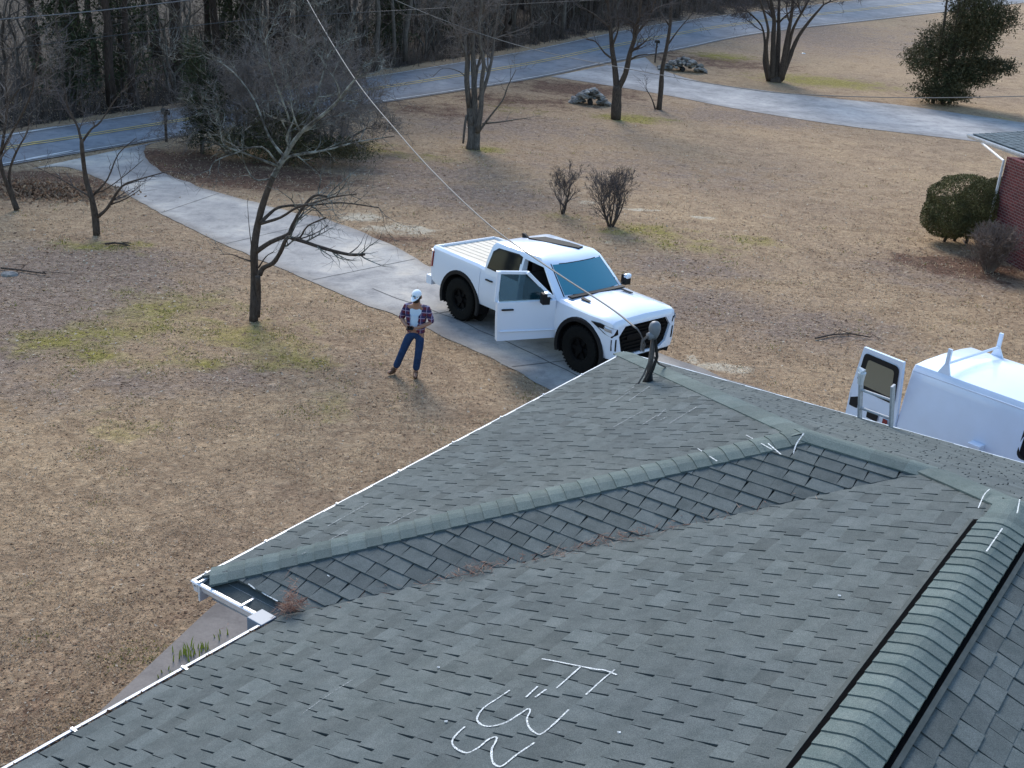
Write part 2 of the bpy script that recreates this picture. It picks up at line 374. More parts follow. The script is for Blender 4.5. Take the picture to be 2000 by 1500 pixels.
# ------------------------------------------------------------------ driveways and path
def pxl(lst): return [at(*p) for p in lst]
DN = pxl([(60, 330), (130, 327), (200, 353), (300, 410), (420, 470), (560, 530), (700, 590), (800, 627), (880, 665), (1000, 720), (1060, 757)]) + [Vector((2.0, 17.6, 0)), Vector((3.6, 14.9, 0)), Vector((6.3, 11.0, 0))]
DF = pxl([(330, 272), (283, 288), (300, 325), (380, 362), (520, 402), (640, 430), (740, 468), (800, 497), (860, 530), (1100, 610), (1310, 699)]) + [Vector((5.9, 19.35, 0)), Vector((9.0, 17.4, 0)), Vector((13.5, 13.8, 0))]
DNs = smooth_line(DN, 160); DFs = smooth_line(DF, 160)
for i_, (a_, b_) in enumerate(zip(DNs, DFs)):                # worn edges, grown over by the lawn
    n_ = (b_ - a_).normalized(); a_ += n_ * .07 * noise.noise(Vector((i_ * .33, 0, 1))); b_ += n_ * .16 * noise.noise(Vector((i_ * .29, 0, 7)))
drive = strip('driveway', DNs, DFs, M['drive'], 0.014, 8, 0.45); tag(drive, kind='structure')
def joint(a, b, wd=0.025, z=0.019):
    a = Vector((a.x, a.y)); b = Vector((b.x, b.y)); d = (b - a).normalized(); n = Vector((-d.y, d.x)) * wd / 2
    vs = []; 
    for k in range(7):
        p = a.lerp(b, k / 6)
        for q in (p + n, p - n): vs.append((q.x, q.y, hz(q.x, q.y) + z))
    return vs
jm = MB()
for i in (40, 58, 76, 92, 108, 122, 134):
    vs = joint(DNs[i].lerp(DFs[i], .02), DNs[i].lerp(DFs[i], .98)); jm.add(vs, [(2 * k, 2 * k + 1, 2 * k + 3, 2 * k + 2) for k in range(6)])
for i in range(82, 145, 2):
    vs = joint(DNs[i].lerp(DFs[i], .27), DNs[i + 2].lerp(DFs[i + 2], .27), 0.03, 0.0195); jm.add(vs, [(2 * k, 2 * k + 1, 2 * k + 3, 2 * k + 2) for k in range(6)])
tag(jm.build('driveway_joints', M['joint']), kind='structure')
EN = pxl([(1075, 150), (1180, 166), (1300, 186), (1450, 215), (1650, 246), (1900, 276)]) ; EN.append(EN[-1] + (EN[-1] - EN[-2]) * 1.5)
EF = pxl([(1260, 112), (1290, 135), (1370, 160), (1500, 178), (1620, 192), (1760, 206)]); EF.append(at(1985, 238)); 
EF[-1] = EF[-1]; EF.append(EF[-1] + (EF[-1] - EF[-2]) * 0.8); EN.insert(1, EN[0].lerp(EN[1], .4))
drive2 = strip('neighbour_driveway', smooth_line(EN, 60), smooth_line(EF, 60), M['drive2'], 0.016, 6, 0.3); tag(drive2, kind='structure')
WL = [Vector((-4.9, 6.3)), Vector((-4.03, 9.24)), Vector((-3.49, 11.09)), Vector((-3.05, 12.4))]; WR = [p + Vector((1.15, -0.36)) for p in WL]
path = strip('path', WL, WR, M['walk'], 0.07, 4, 0.12, thick=0.12); tag(path, kind='structure')

# ================================================================== the house with the green shingle roof
def shingle_material(name, c0, c1, spread):
    m = mat(name, c0, 0.93, spec=0.2); v = coords(m)
    g = noise_n(m, v, 160, 3, 0.8); a = noise_n(m, v, 0.55, 5, 0.6); b = noise_n(m, v, 7, 5, 0.7)
    c = ramp(m, b, [(0.32, c0), (0.68, c1)])
    c = mixc(m, 0.8, c, ramp(m, a, [(0.32, (0.84, 0.86, 0.90)), (0.68, (1.10, 1.08, 1.05))]), 'MULTIPLY')
    s = attr(m, 'shade'); k = math_n(m, 'MULTIPLY_ADD', s, spread); k.node.inputs[2].default_value = 1.0
    gg = N(m, 'ShaderNodeCombineColor'); [LK(m, k, gg.inputs[i]) for i in range(3)]
    c = mixc(m, 1.0, c, gg.outputs[0], 'MULTIPLY')
    c = mixc(m, 0.9, c, ramp(m, g, [(0.35, (0.55, 0.57, 0.58)), (0.5, (1, 1, 1)), (0.68, (1.5, 1.5, 1.45))]), 'MULTIPLY')
    LK(m, c, bsdf(m).inputs['Base Color']); bump(m, g, 0.35, 0.004); return m
M['shingle'] = shingle_material('green_grey_shingle', (0.073, 0.086, 0.085), (0.108, 0.121, 0.119), 0.19)
M['capm'] = shingle_material('ridge_shingle', (0.092, 0.120, 0.114), (0.125, 0.150, 0.142), 0.14)
M['felt'] = mat('roof_underlay', (0.03, 0.035, 0.034), 0.95)
M['ventblack'] = mat('vent_black', (0.003, 0.003, 0.0035), 0.95, spec=0.02)
M['chalk'] = noisy('chalk', (0.66, 0.68, 0.68), (0.40, 0.42, 0.42), 55, 0.95, 0, lo=0.49, hi=0.60)
M['chalk_faint'] = noisy('faint_chalk', (0.45, 0.47, 0.47), (0.25, 0.27, 0.27), 50, 0.95, 0, lo=0.42, hi=0.56)
def dusty(m, lo, hi, sc_):
    v = coords(m); n = noise_n(m, v, sc_, 3, .7); r = N(m, 'ShaderNodeMapRange'); r.inputs[1].default_value = lo; r.inputs[2].default_value = hi; LK(m, n, r.inputs[0])
    t = N(m, 'ShaderNodeBsdfTransparent'); x = N(m, 'ShaderNodeMixShader'); LK(m, r.outputs[0], x.inputs[0]); LK(m, t.outputs[0], x.inputs[1]); LK(m, bsdf(m).outputs[0], x.inputs[2]); LK(m, x.outputs[0], m.node_tree.nodes['Material Output'].inputs[0])
dusty(M['chalk'], .36, .50, 120); dusty(M['chalk_faint'], .42, .60, 90)
M['brick'] = None
def brick_material():
    m = mat('red_brick', (0.2, 0.05, 0.04), 0.9, spec=0.2); v = coords(m)
    mp = N(m, 'ShaderNodeMapping'); mp.inputs['Rotation'].default_value = (R_(90), 0, 0)
    LK(m, v, mp.inputs[0]); b = N(m, 'ShaderNodeTexBrick'); LK(m, mp.outputs[0], b.inputs[0])
    b.inputs['Color1'].default_value = (0.13, 0.028, 0.030, 1); b.inputs['Color2'].default_value = (0.075, 0.018, 0.022, 1); b.inputs['Mortar'].default_value = (0.17, 0.13, 0.13, 1)
    b.inputs['Scale'].default_value = 1; b.inputs['Brick Width'].default_value = 0.215; b.inputs['Row Height'].default_value = 0.082; b.inputs['Mortar Size'].default_value = 0.009; b.inputs['Mortar Smooth'].default_value = 0.2
    n = noise_n(m, v, 3, 4); c = mixc(m, 0.6, b.outputs[0], ramp(m, n, [(0.3, (0.75, 0.75, 0.75)), (0.7, (1.15, 1.15, 1.15))]), 'MULTIPLY')
    LK(m, c, bsdf(m).inputs['Base Color']); bump(m, math_n(m, 'SUBTRACT', 1.0, b.outputs['Fac']), 0.6, 0.01); return m
M['brick'] = brick_material()
HE = 2.7
pA, pB, pI, pL, pF = [at(*q, z=HE) for q in ((374, 1133), (1218, 688), (521, 1211), (0, 1502), (1998, 905))]
pC = Vector((2.6308864, 8.87464092, 3.94821849)); pV = Vector((3.55672516, 8.28263591, 3.9516273)); pD = Vector((3.76580482, 7.21677464, 4.20811497))
ed = Vector((-0.5697979, -0.82178486, 0.0))
def pl(a, b, c):
    n = (b - a).cross(c - a).normalized()
    return n if n.z > 0 else -n
nE = pl(pA, pB, pC); nN = pl(pA, pI, pC); nF = pl(pB, pF, pC); nM = pl(pI, pL, pD)
pR1 = pD + ed * 7.5                                           # ridge runs on behind the camera's feet
pL2 = pI + (pL - pI).normalized() * 7.5
rv = Vector((-ed.y, ed.x, 0)).normalized()                    # points away from the left eave?
if rv.dot(pI - pD) > 0: rv = -rv
Wd = (pD - pI).dot(rv)
eR = pD + rv * Wd + Vector((0, 0, HE - pD.z)); eR1 = eR + ed * 7.5
nR = pl(pD, pR1, eR)
bv = (pF - pB).normalized()
# far corner where the driveway-side eave meets the right-hand eave
def isect2(p, d, q, e):
    den = d.x * e.y - d.y * e.x; t = ((q.x - p.x) * e.y - (q.y - p.y) * e.x) / den; return p + d * t
pK = isect2(pB, bv, eR, ed); pK.z = HE
house = empty('brick_house', (3.5, 6.0, 0))
tag(house, 'low brick house with green grey hipped shingle roof chalked with white marks', 'house')
hinv = Matrix.Translation(-Vector(house.location))
def hbuild(mb, name, m, **k):
    o = mb.build(name, m, **k); o.parent = house; o.matrix_parent_inverse = hinv; return o
def clip(poly, a, b, c):                                       # keep a*x+b*y+c >= 0
    out = []
    for i in range(len(poly)):
        p, q = poly[i], poly[(i + 1) % len(poly)]; fp = a * p[0] + b * p[1] + c; fq = a * q[0] + b * q[1] + c
        if fp >= 0: out.append(p)
        if (fp >= 0) != (fq >= 0):
            t = fp / (fp - fq); out.append((p[0] + (q[0] - p[0]) * t, p[1] + (q[1] - p[1]) * t))
    return out
EXPO = 0.142
def shingle_face(poly3, eave_p, eave_dir, n, thick=(0.005, 0.0088), inset=0.08, seed=1, under=True, straight=False):
    rr = random.Random(seed)
    e = eave_dir.normalized(); u = n.cross(e).normalized()
    if u.z < 0: u = -u
    P = [((p - eave_p).dot(e), (p - eave_p).dot(u)) for p in poly3]
    ar = sum(P[i][0] * P[(i + 1) % len(P)][1] - P[(i + 1) % len(P)][0] * P[i][1] for i in range(len(P)))
    if ar < 0: P = P[::-1]
    hp = []
    for i in range(len(P)):
        p, q = P[i], P[(i + 1) % len(P)]; a, b = -(q[1] - p[1]), q[0] - p[0]; hp.append((a, b, -(a * p[0] + b * p[1])))
    mb = MB(); to3 = lambda x, y, z: eave_p + e * x + u * y + n * z
    if under: mb.add([to3(x, y, -0.03) for x, y in P], [list(range(len(P)))], -1.2)
    x0 = min(p[0] for p in P); x1 = max(p[0] for p in P); y1 = max(p[1] for p in P)
    y = inset - 0.0; row = 0; 
    while y < y1:
        x = x0 - rr.random() * 0.4; hi = rr.random() < 0.5
        while x < x1:
            wdt = rr.uniform(0.13, 0.30) if hi else rr.uniform(0.12, 0.26)
            t = thick[1] * rr.uniform(0.85, 1.15) if hi else thick[0] * rr.uniform(0.7, 1.2)
            gap = 0.0014 if straight else 0.003
            drop = 0.0 if hi else 0.0
            yb = y + ((0.0 if hi else 0.004) + rr.uniform(-.003, .003)) * (.25 if straight else 1); yt = y + EXPO + 0.012
            q = [(x + gap, yb), (x + wdt - gap, yb), (x + wdt - gap - (0.012 if hi else 0), yt), (x + gap + (0.012 if hi else 0), yt)]
            for a, b, c in hp:
                q = clip(q, a, b, c)
                if len(q) < 3: break
            if len(q) >= 3:
                top = [to3(px, py, 0.002 + t * max(0.12, 1 - 0.85 * (py - y) / EXPO)) for px, py in q]
                bot = [to3(px, py, -0.012) for px, py in q]
                k = len(q); sh = max(-1, min(1, rr.gauss(0.25 if hi else -0.15, 0.45)))
                mb.add(top + bot, [list(range(k))] + [[i, i + k, (i + 1) % k + k, (i + 1) % k] for i in range(k)], sh)
            x += wdt; hi = not hi if rr.random() < 0.85 else hi
        y += EXPO; row += 1
    return mb
roofmb = []
def sh(poly, ep, edr, n, seed, **k):
    return shingle_face(poly, ep, edr, n, seed=seed, **k)
AI = (pI - pA); AB = (pB - pA)
fE = sh([pA, pB, pC], pA, AB, nE, 11, inset=0.05)
# split the driveway-side slope at the valley top so that each piece is convex
upF = nF.cross(bv).normalized(); upF = upF if upF.z > 0 else -upF
def foot(p): return p - upF * ((p.z - HE) / upF.z)
pHK = pD + (pK - pD)
fF1 = sh([pB, foot(pV), pV, pC], pB, bv, nF, 12, inset=0.05, thick=(.004, .007)); fF2 = sh([foot(pV), pK, pD, pV], pB, bv, nF, 13, inset=0.05, thick=(.004, .007))
fN = sh([pA, pI, pV, pC], pA, AI, nN, 14, inset=0.19, thick=(0.010, 0.0125), straight=True)
fM = sh([pL2, pI, pV, pD, pR1], pL, pI - pL, nM, 15, inset=0.09)
fR = sh([pD, pK, eR1, pR1], eR, ed, nR, 16, inset=0.06)
for f in (fE, fF1, fF2, fN, fM, fR):
    o = hbuild(f, 'roof_slope', M['shingle'])
# ---- hip and ridge caps: overlapping bent shingles following both slopes
def cap_run(p0, p1, n0, n1, half, expo, lift, rise, seed, name, thick=0.008, soft=0.06, m=None, extend0=0.0):
    rr = random.Random(seed); ax = (p1 - p0); L = ax.length; ax.normalize()
    s0 = ax.cross(n0).normalized(); s1 = ax.cross(n1).normalized()
    mid = (n0 + n1).normalized()
    if s0.dot(n1) > 0: s0 = -s0          # s0 runs down slope 0
    if s1.dot(n0) > 0: s1 = -s1
    def ring(t, up):
        P = []
        for s in (half, half * 0.62, half * 0.25): P.append(p0 + ax * t + s0 * s + n0 * (lift + up))
        P.append(p0 + ax * t + mid * (lift + up - soft * 0.12))
        for s in (half * 0.25, half * 0.62, half): P.append(p0 + ax * t + s1 * s + n1 * (lift + up))
        return P
    mb = MB(); t = -extend0
    while t < L:
        a = t; b = min(L + 0.02, t + expo + 0.02); sk = rr.uniform(-0.004, 0.004)
        A0 = ring(a + sk, thick + rise); B0 = ring(b, 0.001 + rise); A1 = [p - mid * (thick + 0.012) for p in A0]; B1 = [p - mid * 0.012 for p in B0]
        k = len(A0); vs = A0 + B0 + A1 + B1; fs = []
        for i in range(k - 1):
            fs.append([i, i + 1, k + i + 1, k + i]); fs.append([i, 2 * k + i, 2 * k + i + 1, i + 1])
        fs.append([0, k, 3 * k, 2 * k]); fs.append([k - 1, 3 * k - 1, 4 * k - 1, 2 * k - 1])
        mb.add(vs, fs, rr.uniform(-1, 1)); t += expo
    return hbuild(mb, name, m or M['capm'])
cap_run(pA + (pC - pA).normalized() * 0.16, pC, nE, nN, 0.135, 0.145, 0.014, 0, 1, 'hip_cap', thick=0.012)
cap_run(pB, pC, nE, nF, 0.15, 0.30, 0.014, 0, 2, 'hip_cap', thick=0.004)
cap_run(pC, pV, nN, nF, 0.14, 0.30, 0.016, 0.004, 3, 'ridge_cap', thick=0.004)
cap_run(pV, pD, nM, nF, 0.14, 0.30, 0.016, 0.004, 4, 'hip_cap', thick=0.004)
cap_run(pK, pD, nF, nR, 0.14, 0.145, 0.016, 0, 5, 'hip_cap')
RS = pD + ed * 0.22
cap_run(pD - ed * 0.05, pD + ed * 0.5, nM, nR, 0.15, 0.30, 0.020, 0.006, 6, 'ridge_cap', thick=0.005)
# ridge vent: black slotted core with its own row of caps on top
vm = MB()
for s0, n0 in ((nM.cross(ed).normalized(), nM), (nR.cross(ed).normalized(), nR)):
    if s0.z > 0: s0 = -s0
    a = pD + ed * 0.36; b = pR1; e_ = 0.208 if n0 is nM else 0.198
    P = [a + s0 * 0.02 + n0 * 0.010, a + s0 * e_ + n0 * 0.010, a + s0 * e_ + n0 * 0.018, a + s0 * 0.02 + n0 * 0.024]
    vm.prism(P, b - a)
hbuild(vm, 'ridge_vent', M['ventblack'])
cap_run(pR1, pD + ed * 0.36, nM, nR, 0.165, 0.128, 0.024, 0.004, 7, 'ridge_cap', thick=0.011)
fl = MB()
for s0, n0 in ((nM.cross(ed).normalized(), nM), (nR.cross(ed).normalized(), nR)):
    if s0.z > 0: s0 = -s0
    e_ = 0.210 if n0 is nM else 0.200; a = pD + ed * 0.36; P = [a + s0 * e_ + n0 * 0.017, a + s0 * (e_ + .03) + n0 * 0.014, a + s0 * (e_ + .03) + n0 * 0.019, a + s0 * e_ + n0 * 0.022]
    fl.prism(P, pR1 - a)
M['flash'] = noisy('weathered_flange', (0.045, 0.055, 0.053), (0.075, 0.085, 0.082), 12, 0.9, 0)
hbuild(fl, 'vent_flange', M['flash'])
# ---- gutters (open trough with a rolled front lip)
def gutter(p, q, out, w_=0.11, d=0.09, name='gutter', ends=True):
    ax = (q - p).normalized(); o = out.normalized(); Z = Vector((0, 0, 1)); mb = MB()
    prof = [(0.0, 0.0), (0.012, -0.006), (0.0, -0.02), (-0.018, -0.05), (-0.03, -d), (-w_, -d), (-w_, 0.005), (-w_ + 0.004, 0.005), (-w_ + 0.004, -d + 0.005), (-0.032, -d + 0.005), (-0.02, -0.05), (-0.008, -0.02), (-0.022, -0.004), (-0.022, 0.003)]
    vs = []; k = len(prof)
    for c in (p, q):
        for a, b in prof: vs.append(c + o * a + Z * b)
    mb.add(vs, [[i, (i + 1) % k, (i + 1) % k + k, i + k] for i in range(k)])
    if ends:
        for c in (p, q): mb.add([c + o * a + Z * b for a, b in prof[1:6]] + [c - o * w_], [list(range(6))])
    L = (q - p).length; t = 0.35
    return hbuild(mb, name, M['gutter'], fix=True), L
outE = Vector((-AB.y, AB.x, 0)).normalized(); outE = outE if outE.dot(pA - pC) > 0 or True else outE
if outE.dot(Vector((pC.x, pC.y, 0)) - Vector((pA.x, pA.y, 0))) > 0: outE = -outE
outN = Vector((-AI.y, AI.x, 0)).normalized()
if outN.dot(Vector((pB.x - pA.x, pB.y - pA.y, 0))) > 0: outN = -outN
dIL = (pL - pI).normalized(); outM = Vector((-dIL.y, dIL.x, 0))
if outM.dot(Vector((pD.x - pI.x, pD.y - pI.y, 0))) > 0: outM = -outM
zd = Vector((0, 0, 0.0))
g1, _ = gutter(pA, pB, outE, w_=0.07); g2, _ = gutter(pA, pI - AI.normalized() * 0.13, outN, w_=0.135); g3, _ = gutter(pI + dIL * 0.06, pL2, outM, w_=0.12)
M['trough'] = noisy('gutter_inside', (0.012, 0.013, 0.018), (0.05, 0.045, 0.045), 9, 0.8, 0)
for pp, qq, out_, w0, w1 in ((pA, pI, outN, .024, .131), (pI, pL2, outM, .024, .116), (pA, pB, outE, .024, .066)):
    tb_ = MB(); o0 = -out_ * w0; o1 = -out_ * w1; dn = Vector((0, 0, -.035)); tb_.prism([pp + o0 + dn, pp + o1 + dn, pp + o1 + dn * 1.3, pp + o0 + dn * 1.3], qq - pp); hbuild(tb_, 'gutter_bed', M['trough'])
hm = MB()
for pp, qq, out_, ww, sp in ((pA, pI, outN, 0.13, 0.66), (pI, pL2, outM, 0.11, 0.9), (pA, pB, outE, 0.05, 0.93)):
    L = (qq - pp).length; t = sp * 0.9
    while t < L - 0.1:
        hm = MB(); c = pp + (qq - pp).normalized() * t; hm.box(c - out_ * (ww / 2 + .01) + Vector((0, 0, 0.008)), (ww + 0.03, 0.02, 0.008), Matrix.Rotation(math.atan2(out_.y, out_.x), 3, 'Z')); t += sp
        hbuild(hm, 'gutter_hanger', M['gutter'])
# diverter box where the two gutters meet
db = MB(); ic = pI - outM * 0.10 - outN * 0.02
db.box(pI + Vector((0.0, 0, -0.085)) - AI.normalized() * .05 + outM * 0.0 + outN * 0.005, (0.17, 0.16, 0.19), Matrix.Rotation(math.atan2(outM.y, outM.x), 3, 'Z'))
M['gutter_shade'] = mat('gutter_corner_shade', (0.13, 0.18, 0.24), 0.5)  # shade on the corner box put into a darker, bluer gutter colour
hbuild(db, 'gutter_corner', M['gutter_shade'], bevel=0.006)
# ---- fascia, soffit, walls
Zm = Vector((0, 0, 1))
fm = MB()
def fascia(p, q, inn, w0):
    a = p - inn * 0 ; mb = fm
    i = inn.normalized()
    a = p + i * w0; b = q + i * w0
    fm.prism([a + Zm * 0.015, a + i * 0.02 + Zm * 0.015, a + i * 0.02 - Zm * 0.17, a - Zm * 0.17], b - a)
fascia(pA, pB, -outE, 0.075); fascia(pA, pI, -outN, 0.14); fascia(pI, pL2, -outM, 0.125); inF = Vector((-bv.y, bv.x, 0)); inF = inF if inF.dot(Vector((pC.x - pB.x, pC.y - pB.y, 0))) > 0 else -inF
fascia(pB, pK, inF, 0.01); fascia(pK, eR1, -rv, 0.01)
hbuild(fm, 'fascia', M['trim_white'])
ins = 0.42
def off(p, *dirs): 
    q = Vector((p.x, p.y, 0))
    for d in dirs: q += d * ins
    return q
cA = off(pA, -outE, -outN); cB = off(pB, -outE, inF); cK = off(pK, inF, -rv); cR = off(eR1, -rv); cL = off(pL2, -outM); cI = off(pI, -outM, -outN)
ring = [cA, cI, cL, cR, cK, cB]
wm = MB()
for i in range(6):
    a, b = ring[i], ring[(i + 1) % 6]; d = (b - a).normalized(); nrm = Vector((d.y, -d.x, 0))
    wo = MB(); Lw = (b - a).length
    wo.add([(0, 0, -0.3), (Lw, 0, -0.3), (Lw, 0, 2.53), (0, 0, 2.53), (0, 0.2, -0.3), (Lw, 0.2, -0.3), (Lw, 0.2, 2.53), (0, 0.2, 2.53)], [(0, 1, 2, 3), (7, 6, 5, 4), (0, 4, 5, 1), (3, 2, 6, 7), (0, 3, 7, 4), (1, 5, 6, 2)])
    o = wo.build('wall', M['brick']); o.parent = house; o.location = a - Vector(house.location); o.rotation_euler = (0, 0, math.atan2(d.y, d.x))
sm_ = MB()
out_ring = [pA, pI, pL2, eR1, pK, pB]
sm_.add([Vector((p.x, p.y, 2.535)) + (Vector((3, 7.5, 0)) - Vector((p.x, p.y, 0))).normalized() * 0.16 for p in out_ring], [[0, 1, 2, 3, 4, 5]])
hbuild(sm_, 'soffit', M['trim_white'])
# ---- chalk marks on the shingles
def chalk(strokes, P0, n, wd, m, name, off_=0.0118):
    mb = MB()
    for s in strokes:
        if len(s) > 2:
            pts = []
            Q = [Vector(q) for q in s]; Q = [Q[0] * 2 - Q[1]] + Q + [Q[-1] * 2 - Q[-2]]
            for i in range(1, len(Q) - 2):
                for k in range(6):
                    t = k / 6; a, b, c, d = Q[i - 1:i + 3]
                    pts.append(0.5 * ((2 * b) + (c - a) * t + (2 * a - 5 * b + 4 * c - d) * t * t + (3 * b - a - 3 * c + d) * t ** 3))
            pts.append(Q[-2])
        else:
            a, b = Vector(s[0]), Vector(s[1]); pts = [a.lerp(b, k / 8) for k in range(9)]
        mb = MB(); W3 = [plane_hit(p[0], p[1], P0, n) + n * off_ for p in pts]
        vs = []
        for i, p in enumerate(W3):
            d = (W3[min(i + 1, len(W3) - 1)] - W3[max(i - 1, 0)]).normalized(); sd_ = n.cross(d) * (wd / 2 * random.uniform(0.7, 1.15))
            vs += [p + sd_, p - sd_]
        mb.add(vs, [[2 * i, 2 * i + 1, 2 * i + 3, 2 * i + 2] for i in range(len(W3) - 1)])
        hbuild(mb, name, m)
z4 = lambda x, y: (800 + x / 4, 1250 + y / 4)
marks = [[z4(1035, 160), z4(1110, 172), z4(1300, 210), z4(1450, 240), z4(1530, 250), z4(1620, 285)], [z4(1605, 245), z4(1500, 330), z4(1380, 440)], [z4(1335, 225), z4(1240, 310), z4(1150, 390)],
         [z4(1003, 375), z4(912, 460)], [z4(1070, 398), z4(985, 460)],
         [z4(785, 405), z4(690, 470), z4(580, 545), z4(530, 625), z4(560, 672), z4(630, 688), z4(750, 660), z4(850, 600), z4(925, 552), z4(945, 570), z4(920, 630), z4(940, 700), z4(1000, 748), z4(1045, 740), z4(1130, 670), z4(1245, 558)],
         [z4(435, 690), z4(370, 750), z4(335, 810), z4(365, 860), z4(450, 895), z4(540, 855), z4(620, 790), z4(680, 772), z4(675, 810), z4(645, 870), z4(650, 960), z4(690, 1000), z4(740, 990), z4(840, 910), z4(980, 815)]]
chalk(marks, pI, nM, 0.0125, M['chalk'], 'chalk_mark')
chalk([[(587, 1400), (640, 1362), (693, 1328)]], pI, nM, 0.008, M['chalk_faint'], 'chalk_line')
chalk([[(1232, 765), (1200, 787)], [(1240, 757), (1218, 768)], [(1269, 756), (1228, 785)], [(1258, 803), (1197, 837)], [(1300, 801), (1285, 815)], [(1285, 812), (1254, 832)], [(1303, 816), (1286, 824)], [(1362, 796), (1306, 830)],
       [(720, 985), (640, 1030)], [(816, 997), (745, 1035)], [(680, 1038), (590, 1085)]], pA, nE, 0.016, M['chalk_faint'], 'chalk_line')
chalk([[(1458, 852), (1508, 880)], [(1363, 878), (1401, 903)], [(1500, 868), (1526, 890)]], pA, nE, 0.011, M['chalk'], 'chalk_mark')
chalk([[(486, 1142), (500, 1153)], [(512, 1159), (543, 1176)], [(1015 - 300, 1040 - 900 + 890), (720, 1036)][:0] or [(640, 1125), (644, 1128)]], pA, nN, 0.011, M['chalk'], 'chalk_mark')
chalk([[(1933, 958), (1922, 970), (1911, 995)], [(1992, 978), (1987, 1005)], [(1958, 1035), (1944, 1055), (1927, 1080)]], pD + Vector((0, 0, 0.036)), nM, 0.010, M['chalk'], 'chalk_mark')
chalk([[(1570, 848), (1556, 868), (1549, 888)]], pC + Vector((0, 0, 0.035)), nN, 0.011, M['chalk'], 'chalk_mark')

# ================================================================== vehicles
def new_obj(name, me, m=None):
    if m: me.materials.append(m)
    o = bpy.data.objects.new(name, me); col.objects.link(o); return o
def bool_apply(o, cutters):
    """cut the given closed meshes out of o and keep the result as plain geometry"""
    par = o.parent; o.parent = None
    for c in cutters:
        md = o.modifiers.new('c', 'BOOLEAN'); md.operation = 'DIFFERENCE'; md.solver = 'EXACT'; md.object = c
    bpy.context.view_layer.update()
    dg = bpy.context.evaluated_depsgraph_get(); me = bpy.data.meshes.new_from_object(o.evaluated_get(dg), depsgraph=dg)
    o.modifiers.clear(); o.data = me
    for c in cutters: bpy.data.objects.remove(c, do_unlink=True)
    o.parent = par
def cutter(fn):
    mb = MB(); fn(mb); me = mb.mesh('cut'); bm = bmesh.new(); bm.from_mesh(me); bmesh.ops.recalc_face_normals(bm, faces=bm.faces); bm.to_mesh(me); bm.free()
    return new_obj('cut', me)
def hull(stations):
    """stations: (x, [(y,z) half section bottom centre -> top centre]); mirrored and closed"""
    mb = MB(); k = len(stations[0][1]); ring = []
    for x, sec in stations:
        r = [(x, y, z) for y, z in sec] + [(x, -y, z) for y, z in sec[::-1][1:-1]]
        ring.append(r)
    n = len(ring[0]); vs = [p for r in ring for p in r]; fs = []
    for i in range(len(ring) - 1):
        for j in range(n): fs.append([i * n + j, i * n + (j + 1) % n, (i + 1) * n + (j + 1) % n, (i + 1) * n + j])
    fs.append(list(range(n))); fs.append([(len(ring) - 1) * n + j for j in range(n)][::-1]); mb.add(vs, fs); return mb
def auto_smooth(o, ang=32):
    me = o.data; bm = bmesh.new(); bm.from_mesh(me); bmesh.ops.recalc_face_normals(bm, faces=bm.faces)
    for f in bm.faces: f.smooth = True
    for e in bm.edges:
        if len(e.link_faces) == 2 and e.calc_face_angle(0) > R_(ang): e.smooth = False
    bm.to_mesh(me); bm.free()
def obj_fixed(mb, name, m, parent, ang=32):
    me = mb.mesh(name); o = new_obj(name, me, m); o.parent = parent; auto_smooth(o, ang); return o
def wheel(parent, x, y, r=0.43, wd=0.29, side=1, rim_r=0.24, rimm=None):
    t = MB(); prof = [(0.0, rim_r), (0.10, rim_r - .01), (0.13, rim_r + .02), (0.145, r - .09), (0.13, r - .02), (0.09, r), (-0.09, r), (-0.13, r - .02), (-0.145, r - .09), (-0.13, rim_r + .02), (-0.10, rim_r - .01)]
    prof = [(a * wd / 0.29, b) for a, b in prof]; n = 40; k = len(prof); vs = []
    for i in range(n):
        an = 2 * math.pi * i / n
        for j, (a, b) in enumerate(prof):
            bb = b + (0.006 if (j in (5, 6) and i % 2) else 0); vs.append((x + bb * math.cos(an), y + a, r + bb * math.sin(an)))
    t.add(vs, [[i * k + j, i * k + (j + 1) % k, ((i + 1) % n) * k + (j + 1) % k, ((i + 1) % n) * k + j] for i in range(n) for j in range(k)])
    for i in range(n):                                   # tread lugs
        an = 2 * math.pi * (i + .5) / n
        for s_ in (-1, 1):
            c = Vector((x + (r + .004) * math.cos(an + s_ * .03), y + s_ * wd * .28, r + (r + .004) * math.sin(an + s_ * .03)))
            t.box(c, (0.035, wd * 0.33, 0.018), Matrix.Rotation(-an + math.pi / 2, 3, 'Y'))
    ty = obj_fixed(t, 'tyre', M['rubber'], parent)
    rm = MB(); yo = y + side * wd * 0.22
    rm.tube([(x, y - wd * .4, r), (x, y + wd * .4, r)], rim_r * 0.35, 20)
    for q in range(6):
        an = 2 * math.pi * q / 6; d = Vector((math.cos(an), 0, math.sin(an)))
        rm.box(Vector((x, yo, r)) + d * rim_r * .55, (rim_r * .95, 0.03, 0.07), Matrix.Rotation(-an, 3, 'Y'))
    rr_ = []
    for q in range(24):
        an = 2 * math.pi * q / 24; rr_.append((math.cos(an), math.sin(an)))
    vs = [(x + a * rim_r, yo + side * .02, r + b * rim_r) for a, b in rr_] + [(x + a * (rim_r - .025), yo + side * .02, r + b * (rim_r - .025)) for a, b in rr_] + [(x + a * (rim_r - .025), yo - side * .10, r + b * (rim_r - .025)) for a, b in rr_] + [(x + a * rim_r, yo - side * .12, r + b * rim_r) for a, b in rr_]
    rm.add(vs, [[i + 24 * j, (i + 1) % 24 + 24 * j, (i + 1) % 24 + 24 * ((j + 1) % 4), i + 24 * ((j + 1) % 4)] for j in range(4) for i in range(24)])
    rm.tube([(x, yo - side * .02, r), (x, yo - side * .03, r)], rim_r, 24)
    o = obj_fixed(rm, 'rim', rimm or M['rim'], ty); return ty

